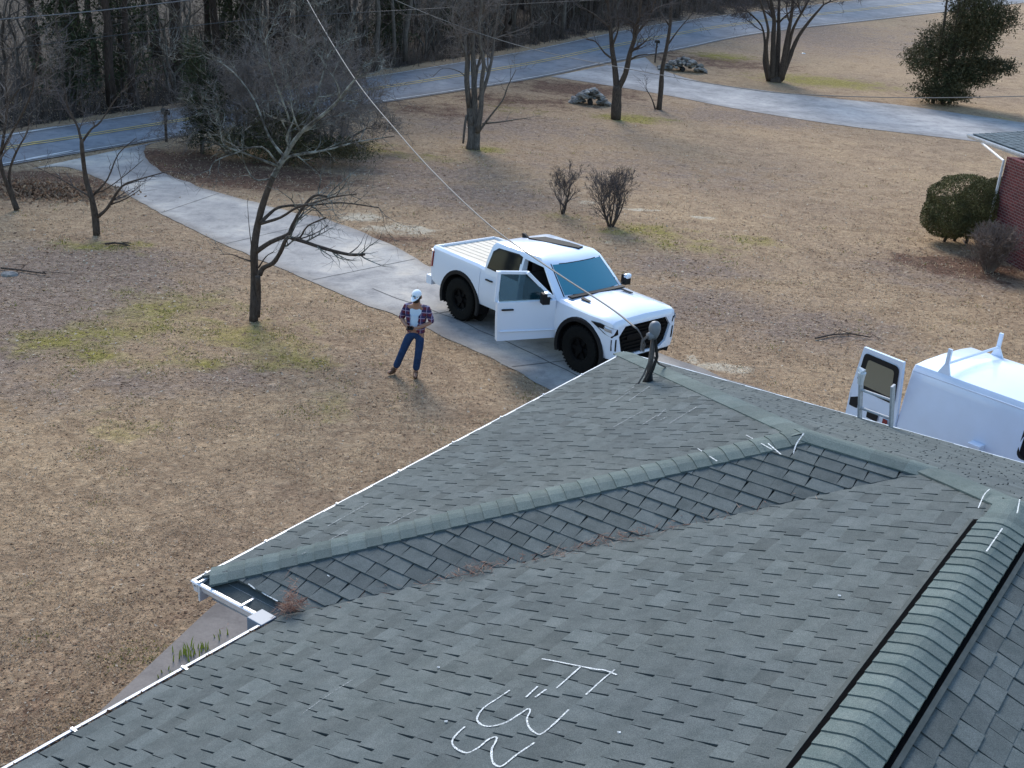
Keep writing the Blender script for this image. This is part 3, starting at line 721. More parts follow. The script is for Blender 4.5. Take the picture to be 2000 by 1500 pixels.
truck = empty('pickup_truck', (1.965, 20.96, hz(2, 21) + 0.016), -0.80912)
tag(truck, 'white crew cab pickup truck on the driveway with its front passenger door open', 'pickup truck')
WB = -3.70
def tsec(zb, hw, zs, crown, tuck=0.05):
    return [(0, zb), (hw - .12, zb), (hw - .05, zb + .03), (hw - .015, zb + .14), (hw, zb + .32), (hw, max(zb + .34, min(.98, zs - .25))), (hw - .015, zs - .16), (hw - .04, zs - .05), (hw - tuck - .04, zs), (hw - tuck - .22, zs + crown * .45), (0, zs + crown)]
st = [(-4.80, tsec(.66, .90, 1.40, 0)), (-4.77, tsec(.60, .955, 1.43, 0)), (-4.6, tsec(.56, .985, 1.44, 0)), (-4.2, tsec(.54, 1.0, 1.43, 0)), (-3.2, tsec(.52, 1.0, 1.40, 0)), (-3.0, tsec(.52, .995, 1.38, 0)), (-1.9, tsec(.50, .985, 1.34, 0)), (-1.0, tsec(.50, .985, 1.32, .02)),
      (-.72, tsec(.50, .99, 1.31, .05, .06)), (-.3, tsec(.50, 1.0, 1.295, .075, .07)), (.2, tsec(.50, 1.0, 1.285, .08, .07)), (.47, tsec(.48, .99, 1.285, .07, .08)), (.67, tsec(.46, .975, 1.27, .05, .08)), (.76, tsec(.46, .945, 1.245, .035, .08)), (.805, tsec(.46, .905, 1.195, .02, .09)), (.82, tsec(.48, .87, 1.13, .01, .10))]
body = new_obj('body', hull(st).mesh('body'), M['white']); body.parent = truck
bm = bmesh.new(); bm.from_mesh(body.data); bmesh.ops.recalc_face_normals(bm, faces=bm.faces); bm.to_mesh(body.data); bm.free()
def c_arch(mb, x, s, r=0.60):
    pts = [(x + r * 1.0 * math.cos(a), s * 1.2, .48 + (r) * math.sin(a)) for a in [math.pi * i / 14 for i in range(15)]]
    pts = [(x + r, s * 1.2, 0.2)] + pts + [(x - r, s * 1.2, 0.2)]
    mb.prism(pts, (0, -s * 0.58, 0))
cuts = [cutter(lambda mb, x=x, s=s: c_arch(mb, x, s)) for x in (0, WB) for s in (1, -1)]
cuts.append(cutter(lambda mb: mb.box((-3.91, 0, 1.45), (1.59, 1.68, 0.98))))            # load bed
cuts.append(cutter(lambda mb: mb.box((-1.85, 0, 1.05), (2.1, 1.66, 0.92))))             # cabin
cuts.append(cutter(lambda mb: mb.prism([(-1.86, -1.2, .60), (-.80, -1.2, .60), (-.74, -1.2, .95), (-.76, -1.2, 1.6), (-1.86, -1.2, 1.6)], (0, .5, 0))))   # open doorway
cuts.append(cutter(lambda mb: mb.prism([(1.2, .60, 1.13), (1.2, .76, .94), (1.2, .66, .62), (1.2, .50, .52), (1.2, -.50, .52), (1.2, -.66, .62), (1.2, -.76, .94), (1.2, -.60, 1.13)], (-.52, 0, 0))))      # grille opening
for gxx, z0, z1 in ((-3.06, .5, 1.5), (-1.87, .56, 1.5)):
    for s in (1, -1): cuts.append(cutter(lambda mb: mb.box((gxx, s * 1.0, (z0 + z1) / 2), (0.014, 0.07, z1 - z0))))
cuts.append(cutter(lambda mb: mb.box((-.74, 1.0, 1.0), (0.014, 0.07, .9)))); 
cuts.append(cutter(lambda mb: mb.box((-2.45, -1.0, .60), (1.1, 0.07, .014))))
cuts.append(cutter(lambda mb: mb.box((-4.795, 0, 1.05), (0.05, 1.5, .016))))
bool_apply(body, cuts); auto_smooth(body, 28)
# ribbed cover lying in the load bed
lm = MB(); lm.box((-3.91, 0, 1.365), (1.585, 1.675, .03))
for k in range(9): lm.box((-3.91, -.74 + k * .185, 1.383), (1.58, .15, .010))
obj_fixed(lm, 'bed_cover', M['liner'], truck)
lw = MB(); lw.box((-3.91, 0, .97), (1.56, 1.6, .02)); obj_fixed(lw, 'bed_floor', M['liner'], truck)
# cab (upper part)
def ringz(z, xf, bul, xr, hw, rr=0.10):
    return [(xf + bul, 0, z), (xf + bul * .8, hw * .45, z), (xf, hw * .82, z), (xf - rr, hw, z), (xf - .9, hw + .01, z), (xr + .5, hw + .01, z), (xr + .06, hw, z), (xr, hw - .08, z), (xr - .02, hw * .4, z), (xr - .02, 0, z)]
G = [(1.27, -.60, .09, -3.03, .965), (1.60, -.94, .09, -3.0, .895), (1.87, -1.23, .08, -2.93, .825), (1.945, -1.37, .06, -2.87, .77), (1.98, -1.62, .05, -2.68, .67)]
gv = []; 
for g in G:
    r = ringz(*g); gv.append(r + [(x, -y, z) for x, y, z in r[::-1][1:-1]])
nn = len(gv[0]); cm = MB(); vs = [p for r in gv for p in r] + [(-2.2, 0, 2.0)]
fs = [[i * nn + j, i * nn + (j + 1) % nn, (i + 1) * nn + (j + 1) % nn, (i + 1) * nn + j] for i in range(len(gv) - 1) for j in range(nn)]
fs += [[(len(gv) - 1) * nn + j, (len(gv) - 1) * nn + (j + 1) % nn, len(gv) * nn] for j in range(nn)] + [list(range(nn))[::-1]]
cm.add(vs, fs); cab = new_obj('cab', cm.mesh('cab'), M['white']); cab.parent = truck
bm = bmesh.new(); bm.from_mesh(cab.data); bmesh.ops.recalc_face_normals(bm, faces=bm.faces); bm.to_mesh(cab.data); bm.free()
def cabcav(mb):
    lo = [(-.85, .82, 1.2), (-.85, -.82, 1.2), (-2.9, -.82, 1.2), (-2.9, .82, 1.2)]; hi = [(-1.42, .72, 1.87), (-1.42, -.72, 1.87), (-2.8, -.72, 1.87), (-2.8, .72, 1.87)]
    mb.add(lo + hi, [[0, 1, 2, 3], [7, 6, 5, 4], [0, 4, 5, 1], [1, 5, 6, 2], [2, 6, 7, 3], [3, 7, 4, 0]])
cuts = [cutter(cabcav), cutter(lambda mb: mb.prism([(-1.86, -1.2, 1.2), (-.80, -1.2, 1.2), (-.86, -1.2, 1.36), (-1.29, -1.2, 1.80), (-1.86, -1.2, 1.84)], (0, .66, 0)))]
bool_apply(cab, cuts); auto_smooth(cab, 30)
def sidept(x, z, s, o=0.006):
    a = (z - 1.27) / .33 if z < 1.6 else (z - 1.6) / .27
    y = (.975 + (.905 - .975) * a) if z < 1.6 else (.905 + (.835 - .905) * a)
    return Vector((x, s * (y + o), z))
def sidepanel(name, poly, s, m, o=0.006, parent=truck):
    mb = MB(); P = [sidept(x, z, s, o) for x, z in poly]; mb.prism(P, (0, -s * .012, 0)); return obj_fixed(mb, name, m, parent)
rw = [(-2.86, 1.42), (-1.93, 1.38), (-1.95, 1.83), (-2.08, 1.86), (-2.64, 1.84), (-2.78, 1.74)]
fw_ = [(-1.84, 1.37), (-.80, 1.35), (-.93, 1.48), (-1.28, 1.80), (-1.84, 1.83)]
for s in (1, -1):
    t_ = sidepanel('window_frame', [(x * 1.0 + (0.03 if x > -2.5 else -.03), z + (.025 if z > 1.5 else -.025)) for x, z in rw], s, M['black_plastic'], 0.003)
    sidepanel('side_window', rw, s, M['glass'], 0.008)
sidepanel('side_window', fw_, 1, M['glass'], 0.008)
# windshield: follows the curved front of the cab
def front(tv, z, o):
    a = (z - 1.27) / .33 if z < 1.6 else (z - 1.6) / .27
    i = 0 if z < 1.6 else 1
    xf = G[i][1] + (G[i + 1][1] - G[i][1]) * a; bu = G[i][2] + (G[i + 1][2] - G[i][2]) * a; hw = G[i][4] + (G[i + 1][4] - G[i][4]) * a
    t = abs(tv); b = bu if t < 1e-6 else (bu * (1 - .2 * t / .45) if t < .45 else bu * .8 * max(0, 1 - (t - .45) / .37) - max(0, t - .82) * .5); x = xf + b
    return Vector((x + o * .8, tv * hw, z + o * .6))
wm_ = MB()
for nm, o, ma, z0, z1, tw in (('windshield_trim', .004, M['black_plastic'], 1.335, 1.865, .86), ('windshield', .009, M['windshield'], 1.365, 1.85, .825)):
    wm_ = MB(); ts = [-tw, -.45, 0, .45, tw]; zs = [z0, 1.6, z1]; vs = []
    for z in zs:
        for t in ts: vs.append(front(t, z, o))
    vs += [v - Vector((.012, 0, .009)) for v in vs]; k = 15; fs = []
    for a in range(2):
        for b in range(4): q = a * 5 + b; fs.append([q, q + 1, q + 6, q + 5]); fs.append([k + q, k + q + 5, k + q + 6, k + q + 1])
    edge = [0, 1, 2, 3, 4, 9, 14, 13, 12, 11, 10, 5]
    for i in range(len(edge)): a, b = edge[i], edge[(i + 1) % len(edge)]; fs.append([a, b, b + k, a + k])
    wm_.add(vs, fs); obj_fixed(wm_, nm, ma, truck, 40)
# rear glass
rg = MB(); P = [Vector((-3.03, y, z)) + Vector((-.006 + (z - 1.45) * .12, 0, 0)) for y, z in ((-.70, 1.45), (.70, 1.45), (.64, 1.82), (-.64, 1.82))]; rg.prism([p + Vector((-.012, 0, 0)) for p in P], (0.03, 0, 0)); obj_fixed(rg, 'rear_window', M['glass'], truck)
# dark reflection in the sunroof put in as a black strip; antenna
srm = MB(); P = [(-2.62, -.06), (-2.54, .36), (-2.0, .54), (-1.58, .56), (-1.52, .36), (-1.85, .20), (-2.25, .05)]
srm.prism([(x, y, 2.012 - (abs(y) ** 2) * .06) for x, y in P], (0, 0, -.05)); obj_fixed(srm, 'sunroof_reflection', mat('sunroof_black', (0.006, 0.006, 0.007), .55, spec=.12), truck)
an = MB(); an.prism([(-2.86, -.012, 1.95), (-2.66, -.012, 1.97), (-2.80, -.012, 2.05), (-2.87, -.012, 2.05)], (0, .05, 0)); obj_fixed(an, 'antenna', M['black_plastic'], truck)
# wheels, flares
for x in (0, WB):
    for s in (1, -1):
        wheel(truck, x, s * .855, side=s, r=.475)
        fl_ = MB(); n = 20; vs = []
        for i in range(n + 1):
            a = math.pi * (-.10 + 1.20 * i / n)
            for rr_, yy in ((.575, .90), (.570, 1.008), (.640, 1.016), (.662, .985)):
                vs.append((x + rr_ * math.cos(a) * 1.02, s * yy, .47 + rr_ * math.sin(a)))
        fl_.add(vs, [[4 * i + j, 4 * i + (j + 1) % 4, 4 * i + 4 + (j + 1) % 4, 4 * i + 4 + j] for i in range(n) for j in range(4)] + [[0, 1, 2, 3], [4 * n + 3, 4 * n + 2, 4 * n + 1, 4 * n]])
        obj_fixed(fl_, 'wheel_flare', M['black_plastic'], truck, 40)
        wl = MB(); n = 18; vs = []
        for i in range(n + 1):
            a = math.pi * (-.12 + 1.24 * i / n)
            for rr_, yy in ((.58, .62), (.58, .965), (.595, .965), (.595, .60)): vs.append((x + rr_ * math.cos(a), s * yy, .48 + rr_ * math.sin(a)))
        wl.add(vs, [[4 * i + j, 4 * i + (j + 1) % 4, 4 * i + 4 + (j + 1) % 4, 4 * i + 4 + j] for i in range(n) for j in range(4)]); wl.tube([(x, s * .60, .48), (x, s * .61, .48)], .59, 24)
        obj_fixed(wl, 'wheel_well', M['black_plastic'], truck, 40)
ax_ = MB(); ax_.box((-1.9, 0, .50), (5.2, 1.0, .18)); 
for x in (0, WB): ax_.tube([(x, -.75, .43), (x, .75, .43)], .06, 8); ax_.box((x, 0, .75), (1.1, 1.25, .5))
obj_fixed(ax_, 'chassis', M['black_plastic'], truck)
# lamps, grille, trim
gr = MB(); gr.box((.83, 0, .81), (.03, 1.5, .62))
for k in range(7): gr.box((.862, 0, .57 + k * .078), (.03, 1.32 - abs(k - 4) * .07, .024))
gr.box((.872, 0, .86), (.03, 1.0, .10)); gr.box((.875, 0, .56), (.03, .9, .06)); obj_fixed(gr, 'grille', M['grille'], truck).location = (-.08, 0, .02)
def skin_x(x):                                         # body half width near the nose
    return np.interp(x, [.2, .55, .75, .84, .885, .90], [1.0, .99, .975, .945, .905, .87])
for s in (1, -1):
    hm_ = MB(); P = [(.36, skin_x(.36) + .006, 1.13), (.60, skin_x(.6) + .006, 1.15), (.86, skin_x(.86) + .006, 1.11), (.91, .82, 1.08), (.912, .80, .98), (.87, skin_x(.87) + .012, .92), (.72, skin_x(.72) + .014, .98)]
    hm_.prism([(a + .004, s * (b + .004), c) for a, b, c in P], (-.05, -s * .05, 0)); hl = obj_fixed(hm_, 'headlight', M['glass'], truck); hl.location = (-.08, 0, .02)
    hn = MB(); hn.prism([(.70, s * (skin_x(.7) + .02), 1.10), (.86, s * (skin_x(.86) + .022), 1.075), (.87, s * (skin_x(.87) + .022), 1.015), (.72, s * (skin_x(.72) + .022), 1.04)], (-.03, -s * .03, 0)); obj_fixed(hn, 'lamp_lens', M['chrome'], hl)
    sl = MB(); sl.prism([(.86, s * (skin_x(.86) + .012), .88), (.915, s * .83, .88), (.915, s * .82, .64), (.865, s * (skin_x(.865) + .008), .66)], (-.03, -s * .03, 0)); obj_fixed(sl, 'bumper_vent', M['black_plastic'], truck).location = (-.08, 0, .02)
    tl = MB(); tl.prism([(-4.815, s * .80, 1.36), (-4.78, s * .955, 1.36), (-4.68, s * .985, 1.33), (-4.70, s * .99, .98), (-4.78, s * .965, .96), (-4.817, s * .82, .98)], (.02, -s * .03, 0)); obj_fixed(tl, 'tail_light', M['redlens'], truck)
    sc_ = MB(); sc_.prism([(-.42, s * .56, 1.362), (-.16, s * .58, 1.352), (-.14, s * .64, 1.342), (-.38, s * .64, 1.348)], (0, 0, .02)); obj_fixed(sc_, 'bonnet_vent', M['black_plastic'], truck)
rb = MB(); rb.box((-4.86, 0, .62), (.18, 1.86, .2)); rb.box((-4.9, 0, .5), (.16, .12, .1)); obj_fixed(rb, 'rear_bumper', M['white'], truck)
ht = MB(); ht.tube([(-4.95, 0, .5), (-5.22, 0, .5)], .03, 8); ht.tube([(-5.2, 0, .5), (-5.2, 0, .62)], .03, 8); obj_fixed(ht, 'tow_hitch', M['alu'], truck)
wp = MB(); wp.box((-.55, 0, 1.362), (.12, 1.56, .03)); obj_fixed(wp, 'cowl', M['black_plastic'], truck)
def handle(parent, c, s=-1, rz=0):
    hb = MB(); hb.box(c, (.22, .04, .032), Matrix.Rotation(rz, 3, 'Z')); return hb.build('door_handle', M['black_plastic'], parent, bevel=.01)
handle(truck, (-2.74, -1.005, 1.16)); handle(truck, (-2.74, 1.005, 1.16)); handle(truck, (-1.64, 1.005, 1.14))
def mirror(parent, c, s):
    b = MB(); b.box(Vector(c), (.14, .17, .22)); b.tube([Vector(c) + Vector((.0, -s * .25, -.10)), Vector(c) + Vector((0, 0, -.06))], .025, 6)
    o = b.build('mirror', M['black_plastic'], parent, bevel=.04)
    k = MB(); k.box(Vector(c) + Vector((.035, 0, .075)), (.12, .18, .11)); k.build('mirror_cap', M['white'], o, bevel=.045); return o
mirror(truck, (-.80, 1.14, 1.40), 1)
# interior seen through the open door
im = MB(); im.box((-1.85, 0, .62), (2.06, 1.64, .04)); im.box((-1.85, .80, 1.05), (2.06, .03, .85)); im.box((-2.84, 0, 1.1), (.03, 1.6, .9)); im.box((-.94, 0, 1.10), (.24, 1.6, .38)); im.box((-1.5, 0, .84), (1.0, .34, .38)); im.box((-2.3, 0, 1.835), (1.2, 1.2, .02))
obj_fixed(im, 'cabin_lining', M['interior'], truck)
for s in (1, -1):
    for xx in (-1.58, -2.5):
        if xx < -2.4 and s > 0: continue
        sm2 = MB(); yy = s * .42 if xx > -2.4 else 0; ww = .52 if xx > -2.4 else 1.4
        sm2.box((xx, yy, .92), (.5, ww, .16)); sm2.box((xx - .28, yy, 1.24), (.14, ww, .58), Matrix.Rotation(-.2, 3, 'Y')); sm2.box((xx - .34, yy, 1.60), (.09, .26 if ww < 1 else .9, .17))
        sm2.build('seat', M['seat'], truck, bevel=.04)
sw = MB(); cc = Vector((-1.14, .42, 1.28)); sw.tube([cc + Vector((.05 * math.cos(a) * 0 + .08 * math.sin(a), .19 * math.cos(a), .17 * math.sin(a))) for a in [2 * math.pi * i / 20 for i in range(21)]], .015, 6); obj_fixed(sw, 'steering_wheel', M['black_plastic'], truck)
# open front passenger door: hinge line at x=-.95 on the right side
DA = None
def door_frame(th):
    R = Matrix.Rotation(-math.pi + th, 3, 'Z'); return R
def solve_door():
    best = None; mw = truck.matrix_world.copy()
    hinge = Vector((-.70, -.985, 0)); T = Matrix.Translation(truck.location) @ Matrix.Rotation(-0.80912, 4, 'Z')
    for i in range(10, 80):
        th = R_(i); P = T @ (hinge + Vector((-math.cos(th) * 1.20, -math.sin(th) * 1.20, .50)))
        v = P - CAM; px = 1000 + F_PX * v.dot(CR) / v.dot(CF); py = 750 - F_PX * v.dot(CU) / v.dot(CF); e = abs(px - 971) + .5 * abs(py - 656)
        if best is None or e < best[0]: best = (e, i, px, py)
    return best
bd = solve_door(); print('door', bd)
th = R_(bd[1])
dr = MB()                                                # door built along -x from its hinge, outer skin on y=0 side facing -y
def lean(z): return 0.0 if z < 1.2 else (z - 1.2) * .33
out = [(0.03, .50), (-1.05, .47), (-1.08, .9), (-1.08, 1.27), (0.0, 1.29), (.02, .95)]
yo = lambda z: {.50: .03, .47: .03, .9: 0.0, .95: 0.0, 1.27: .02, 1.29: .02}[z]
dr.prism([(x, yo(z), z) for x, z in out], (0, .13, 0))
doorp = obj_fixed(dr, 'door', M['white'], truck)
doorp.location = (-.70, -.995, 0); doorp.scale = (1.13, 1, 1); doorp.rotation_euler = (0, 0, th)
# upper frame, glass, handle, mirror, seams are sub-parts of the door
fr = MB(); up = [(-.0, 1.29), (-.14, 1.42), (-.50, 1.80), (-1.05, 1.82), (-1.07, 1.27)]
P = [Vector((x, .06 + lean(z), z)) for x, z in up]
for a, b in zip(P, P[1:]):
    d = (b - a); c = (a + b) / 2; an_ = math.atan2(d.z, d.x)
    fr.box(c, (d.length + .05, .05, .065), Matrix.Rotation(-an_, 3, 'Y'))
fr.build('window_frame', M['white'], doorp, bevel=.008)
gl = MB(); gl.prism([Vector((x, .065 + lean(z), z)) for x, z in [(-.04, 1.28), (-.16, 1.40), (-.50, 1.79), (-1.03, 1.81), (-1.04, 1.27)]], (0, .006, 0)); gl.build('window_glass', M['door_glass'], doorp)
handle(doorp, (-.90, -.008, 1.13)); mirror(doorp, (-.28, -.18, 1.40), -1)
bl = MB(); bl.box((-.5, .0, .68), (1.04, .03, .03)); bl.build('door_crease', M['white'], doorp, bevel=.012)
ip = MB(); ip.box((-.52, .145, .88), (.95, .03, .62)); ip.build('door_lining', M['interior'], doorp, bevel=.01)

# ------------------------------------------------------------------ white cargo van
vyaw = math.atan2(14.75 - 16.11, 7.4 - 6.23)
van = empty('cargo_van', (0, 0, hz(7, 15) + .02), vyaw)
# rear right top corner seen at (1783,718)
cr_ = at(1783, 718, z=2.02); fwd = Vector((math.cos(vyaw), math.sin(vyaw), 0)); lft = Vector((-fwd.y, fwd.x, 0))
vo = cr_ + lft * .87; van.location = (vo.x, vo.y, .02)
tag(van, 'white cargo van behind the roof with a ladder rack and an open rear door', 'van')
def vsec(zb, hw, zt, cr=0.035, topw=None):
    tw = topw or hw - .15
    return [(0, zb), (hw - .1, zb), (hw - .02, zb + .08), (hw, zb + .35), (hw, 1.10), (hw - .035, 1.45), (hw - .10, 1.82), (tw + .025, zt - .08), (tw - .02, zt - .005), (tw - .3, zt + cr * .6), (0, zt + cr)]
st = [(0, vsec(.5, .985, 2.045)), (.03, vsec(.45, 1.0, 2.06)), (1.5, vsec(.42, 1.0, 2.06)), (3.35, vsec(.42, 1.0, 2.06)), (3.75, vsec(.42, 1.0, 2.03)), (4.05, vsec(.42, 1.0, 1.90, .05, .78)), (4.55, vsec(.42, 1.0, 1.42, .04, .80)), (4.7, vsec(.42, 1.0, 1.30, .05, .84)), (5.3, vsec(.42, .98, 1.16, .05, .82)), (5.52, vsec(.44, .94, 1.06, .04, .80)), (5.6, vsec(.5, .9, .95, .02, .78))]
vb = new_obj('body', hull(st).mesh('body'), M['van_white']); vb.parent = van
bm = bmesh.new(); bm.from_mesh(vb.data); bmesh.ops.recalc_face_normals(bm, faces=bm.faces); bm.to_mesh(vb.data); bm.free()
cuts = [cutter(lambda mb: mb.box((1.6, 0, 1.2), (3.3, 1.76, 1.3))), cutter(lambda mb: mb.box((-.02, -.44, 1.2), (.2, .80, 1.3)))]
for x in (.95, 4.45):
    for s in (1, -1): cuts.append(cutter(lambda mb, x=x, s=s: mb.prism([(x + .42 * math.cos(a), s * 1.2, .36 + .42 * math.sin(a)) for a in [2 * math.pi * i / 20 for i in range(20)]], (0, -s * .45, 0))))
for xx in (3.42, 4.32):
    cuts.append(cutter(lambda mb: mb.box((xx, -1.0, 1.0), (.014, .36, 1.9))))
for xx in (2.05, 2.75, 3.42): cuts.append(cutter(lambda mb, xx=xx: mb.box((xx, 1.0, 1.1), (.012, .2, 1.3))))
bool_apply(vb, cuts); auto_smooth(vb, 30)
dre = MB()
for s in (1, -1):                                        # drip rail
    dre.tube([(0.02, s * .865, 1.955), (1.5, s * .868, 1.965), (3.4, s * .868, 1.965), (3.8, s * .86, 1.93), (4.1, s * .83, 1.8)], .018, 6)
    obj_fixed(dre, 'drip_rail', M['van_white'], van); dre = MB()
def vside(x, z, s, o):
    y = np.interp(z, [1.10, 1.45, 1.82, 1.95], [1.0, .965, .90, .855]); return Vector((x, s * (y + o), z))
for s in (1, -1):
    for nm, g, o, ma in (('window_frame', .03, .004, 'black_plastic'), ('side_window', 0, .009, 'glass')):
        pw = [(3.52 - g, 1.20 - g), (4.40 + g, 1.18 - g), (4.33 + g, 1.30), (3.98 + g, 1.76 + g), (3.90, 1.80 + g), (3.56 - g, 1.80 + g), (3.52 - g, 1.74)]
        mb = MB(); mb.prism([vside(x, z, s, o) for x, z in pw], (0, -s * .02, 0)); obj_fixed(mb, nm, M[ma], van)
wsm = MB(); wsm.prism([(4.08, -.70, 1.86), (4.08, .70, 1.86), (4.55, .76, 1.43), (4.55, -.76, 1.43)], (.03, 0, .03)); obj_fixed(wsm, 'windshield', M['windshield'], van)
for x in (.95, 4.45):
    for s in (1, -1): wheel(van, x, s * .87, r=.36, wd=.22, side=s, rim_r=.21, rimm=M['alu'])
mm = MB(); mm.box((4.25, -1.16, 1.28), (.12, .2, .28)); mm.build('mirror', M['black_plastic'], van, bevel=.03)
mm = MB(); mm.box((4.25, 1.16, 1.28), (.12, .2, .28)); mm.build('mirror', M['black_plastic'], van, bevel=.03)
# closed rear-left door with window, bumper, lamps
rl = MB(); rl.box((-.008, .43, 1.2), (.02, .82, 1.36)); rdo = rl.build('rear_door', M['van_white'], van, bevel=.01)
rg2 = MB(); rg2.box((-.022, .43, 1.55), (.012, .62, .46)); rg2.build('window_glass', M['glass'], rdo, bevel=.03)
bp = MB(); bp.box((-.12, 0, .5), (.2, 1.9, .16)); bp.build('rear_bumper', M['black_plastic'], van, bevel=.02)
for s in (1, -1):
    tl = MB(); tl.box((-.012, s * .93, 1.0), (.03, .10, .42)); tl.build('tail_light', M['redlens'], van, bevel=.01)
vin = MB(); vin.box((1.6, 0, .60), (3.2, 1.7, .04)); vin.box((3.2, 0, 1.2), (.04, 1.7, 1.2)); obj_fixed(vin, 'cargo_floor', M['alu'], van)
# ladder rack: two cross bars, each with an upright stop and a foot at either side
def van_bar(x, zup):
    b = MB(); b.tube([(x, -.80, 2.22), (x, .80, 2.22)], .022, 8)
    for s in (1, -1):
        b.prism([(x - .13, s * .84, 2.0), (x + .13, s * .84, 2.0), (x + .03, s * .80, 2.22), (x - .03, s * .80, 2.22)], (0, -s * .03, 0)); b.box((x, s * .785, 2.20 + zup / 2), (.06, .04, zup))
    o = obj_fixed(b, 'ladder_rack_bar', M['van_white'], van); return o
van_bar(.50, .26)
# open rear-right door, hinged on the corner post
vd = MB(); P = [(0, 0, .60), (1.02, 0, .60), (1.0, .02, 1.25), (.82, .11, 2.10), (.02, .11, 2.12), (0, .02, 1.25)]
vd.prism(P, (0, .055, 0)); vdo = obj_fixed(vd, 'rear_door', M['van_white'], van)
aa = R_(82); vdo.location = (0.0, -.955, 0); vdo.rotation_euler = (0, 0, math.atan2(math.cos(aa), -math.sin(aa)) + 0.0)
def vdp(x, z, o): return Vector((x, np.interp(z, [1.25, 2.08], [.02, .11]) - o, z))
def vpart(nm, poly, o, m):
    mb = MB(); mb.prism([vdp(x, z, o) for x, z in poly], (0, .01, 0)); return obj_fixed(mb, nm, m, vdo)
def rounded(x0, x1, z0, z1, r=.05, sk=0.0):
    out = []
    for cx, cz, a0 in ((x1 - r, z0 + r, -90), (x1 - r, z1 - r, 0), (x0 + r, z1 - r, 90), (x0 + r, z0 + r, 180)):
        for k in range(4): a = R_(a0 + 30 * k); out.append((cx + r * math.cos(a) + (z1 - cz) * sk * (1 if cx > (x0 + x1) / 2 else .0), cz + r * math.sin(a)))
    return out
# which face looks outwards depends on the hinge side: dress both
for o_s in (0.006, -.062):
    vpart('window_seal', rounded(.07, .77, 1.36, 2.02, .08, .2), o_s, M['black_plastic'])
M['pane_tan'] = see_glass('clear_pane', (0.16, 0.14, 0.10), 0.55)
vpart('window_glass', rounded(.15, .68, 1.46, 1.93, .05, .2), 0.012, mat('tan_painted_glass', (0.20, 0.18, 0.125), .25)); vpart('window_glass', rounded(.15, .68, 1.46, 1.93, .05, .2), -.068, mat('tan_painted_glass_inner', (0.20, 0.18, 0.125), .25))  # tan of the lawn in the pane is put into the opaque glass colour
for o_s in (-.066,):
    vpart('latch_plate', rounded(.78, .95, 1.02, 1.26, .015), o_s, M['black_plastic']); vpart('plate_recess', rounded(.34, .56, .95, 1.09, .015), o_s, M['black_plastic']); vpart('reflector', rounded(.14, .23, .86, 1.06, .01), o_s, M['redlens'])
for o_s in (.006,):
    vpart('latch_plate', rounded(.78, .95, 1.02, 1.26, .015), o_s, M['black_plastic']); vpart('plate_recess', rounded(.34, .56, .95, 1.09, .015), o_s, M['black_plastic']); vpart('reflector', rounded(.14, .23, .86, 1.06, .01), o_s, M['redlens'])
# side door seam window and small folding step bracket
for nm, g, o, ma in (('window_frame', .035, .004, 'black_plastic'), ('side_window', 0, .009, 'glass')):
    mb = MB(); mb.prism([vside(x, z, -1, o) for x, z in rounded(1.98 - g, 2.95 + g, 1.30 - g, 1.74 + g, .09)], (0, .02, 0)); obj_fixed(mb, nm, M[ma], van)
sb = MB(); sb.box((1.37, -1.07, 1.25), (.20, .16, .05)); sb.box((1.44, -1.05, 1.19), (.04, .14, .14)); sb.build('side_bracket', M['van_white'], van, bevel=.008)

# ------------------------------------------------------------------ aluminium ladder leaning on the driveway-side eave
la = Vector((4.27, 12.34, 2.75)); lb = Vector((4.58, 12.04, 2.75)); ldir = (lb - la); ldir.z = 0; ldir.normalize()
lout = -inF; lad = empty('ladder', (4.43 + ldir.x * .17 + lout.x * .84, 12.19 + ldir.y * .17 + lout.y * .84, 0), math.atan2(ldir.y, ldir.x))
tag(lad, 'aluminium ladder leaning against the roof edge in front of the open van door', 'ladder')
up_ = Vector((0, -.0, 1)); 
# local frame: x along the rungs, y toward house or away
ysgn = 1 if Vector((-ldir.y, ldir.x, 0)).dot(lout) < 0 else -1
lean_ = .86 / 2.75
for s in (-1, 1):
    mb = MB(); a = Vector((s * .205, 0, 0)); b = Vector((s * .205, ysgn * lean_ * 3.34, 3.34)); mb.tube([a, b], .001, 4); mb = MB()
    d = (b - a).normalized(); mb.box((a + b) / 2, (.028, .075, (b - a).length), Matrix.Rotation(-ysgn * math.atan(lean_), 3, 'X')); o = mb.build('rail', M['alu'], lad, bevel=.004)
for k in range(10):
    z = .84 + k * .255; mb = MB(); mb.tube([(-.205, ysgn * lean_ * z, z), (.205, ysgn * lean_ * z, z)], .019, 8); mb.build('rung', M['alu'], lad)
pad = MB(); pad.tube([(-.21, ysgn * lean_ * 3.25, 3.22), (-.20, ysgn * lean_ * 3.3 - .01, 3.37)], [.035, .05], 8); pad.tube([(-.20, ysgn * lean_ * 3.3, 3.37), (-.26, ysgn * lean_ * 3.3, 3.41)], [.05, .02], 8); pad.build('end_cover', M['trim_white'], lad)

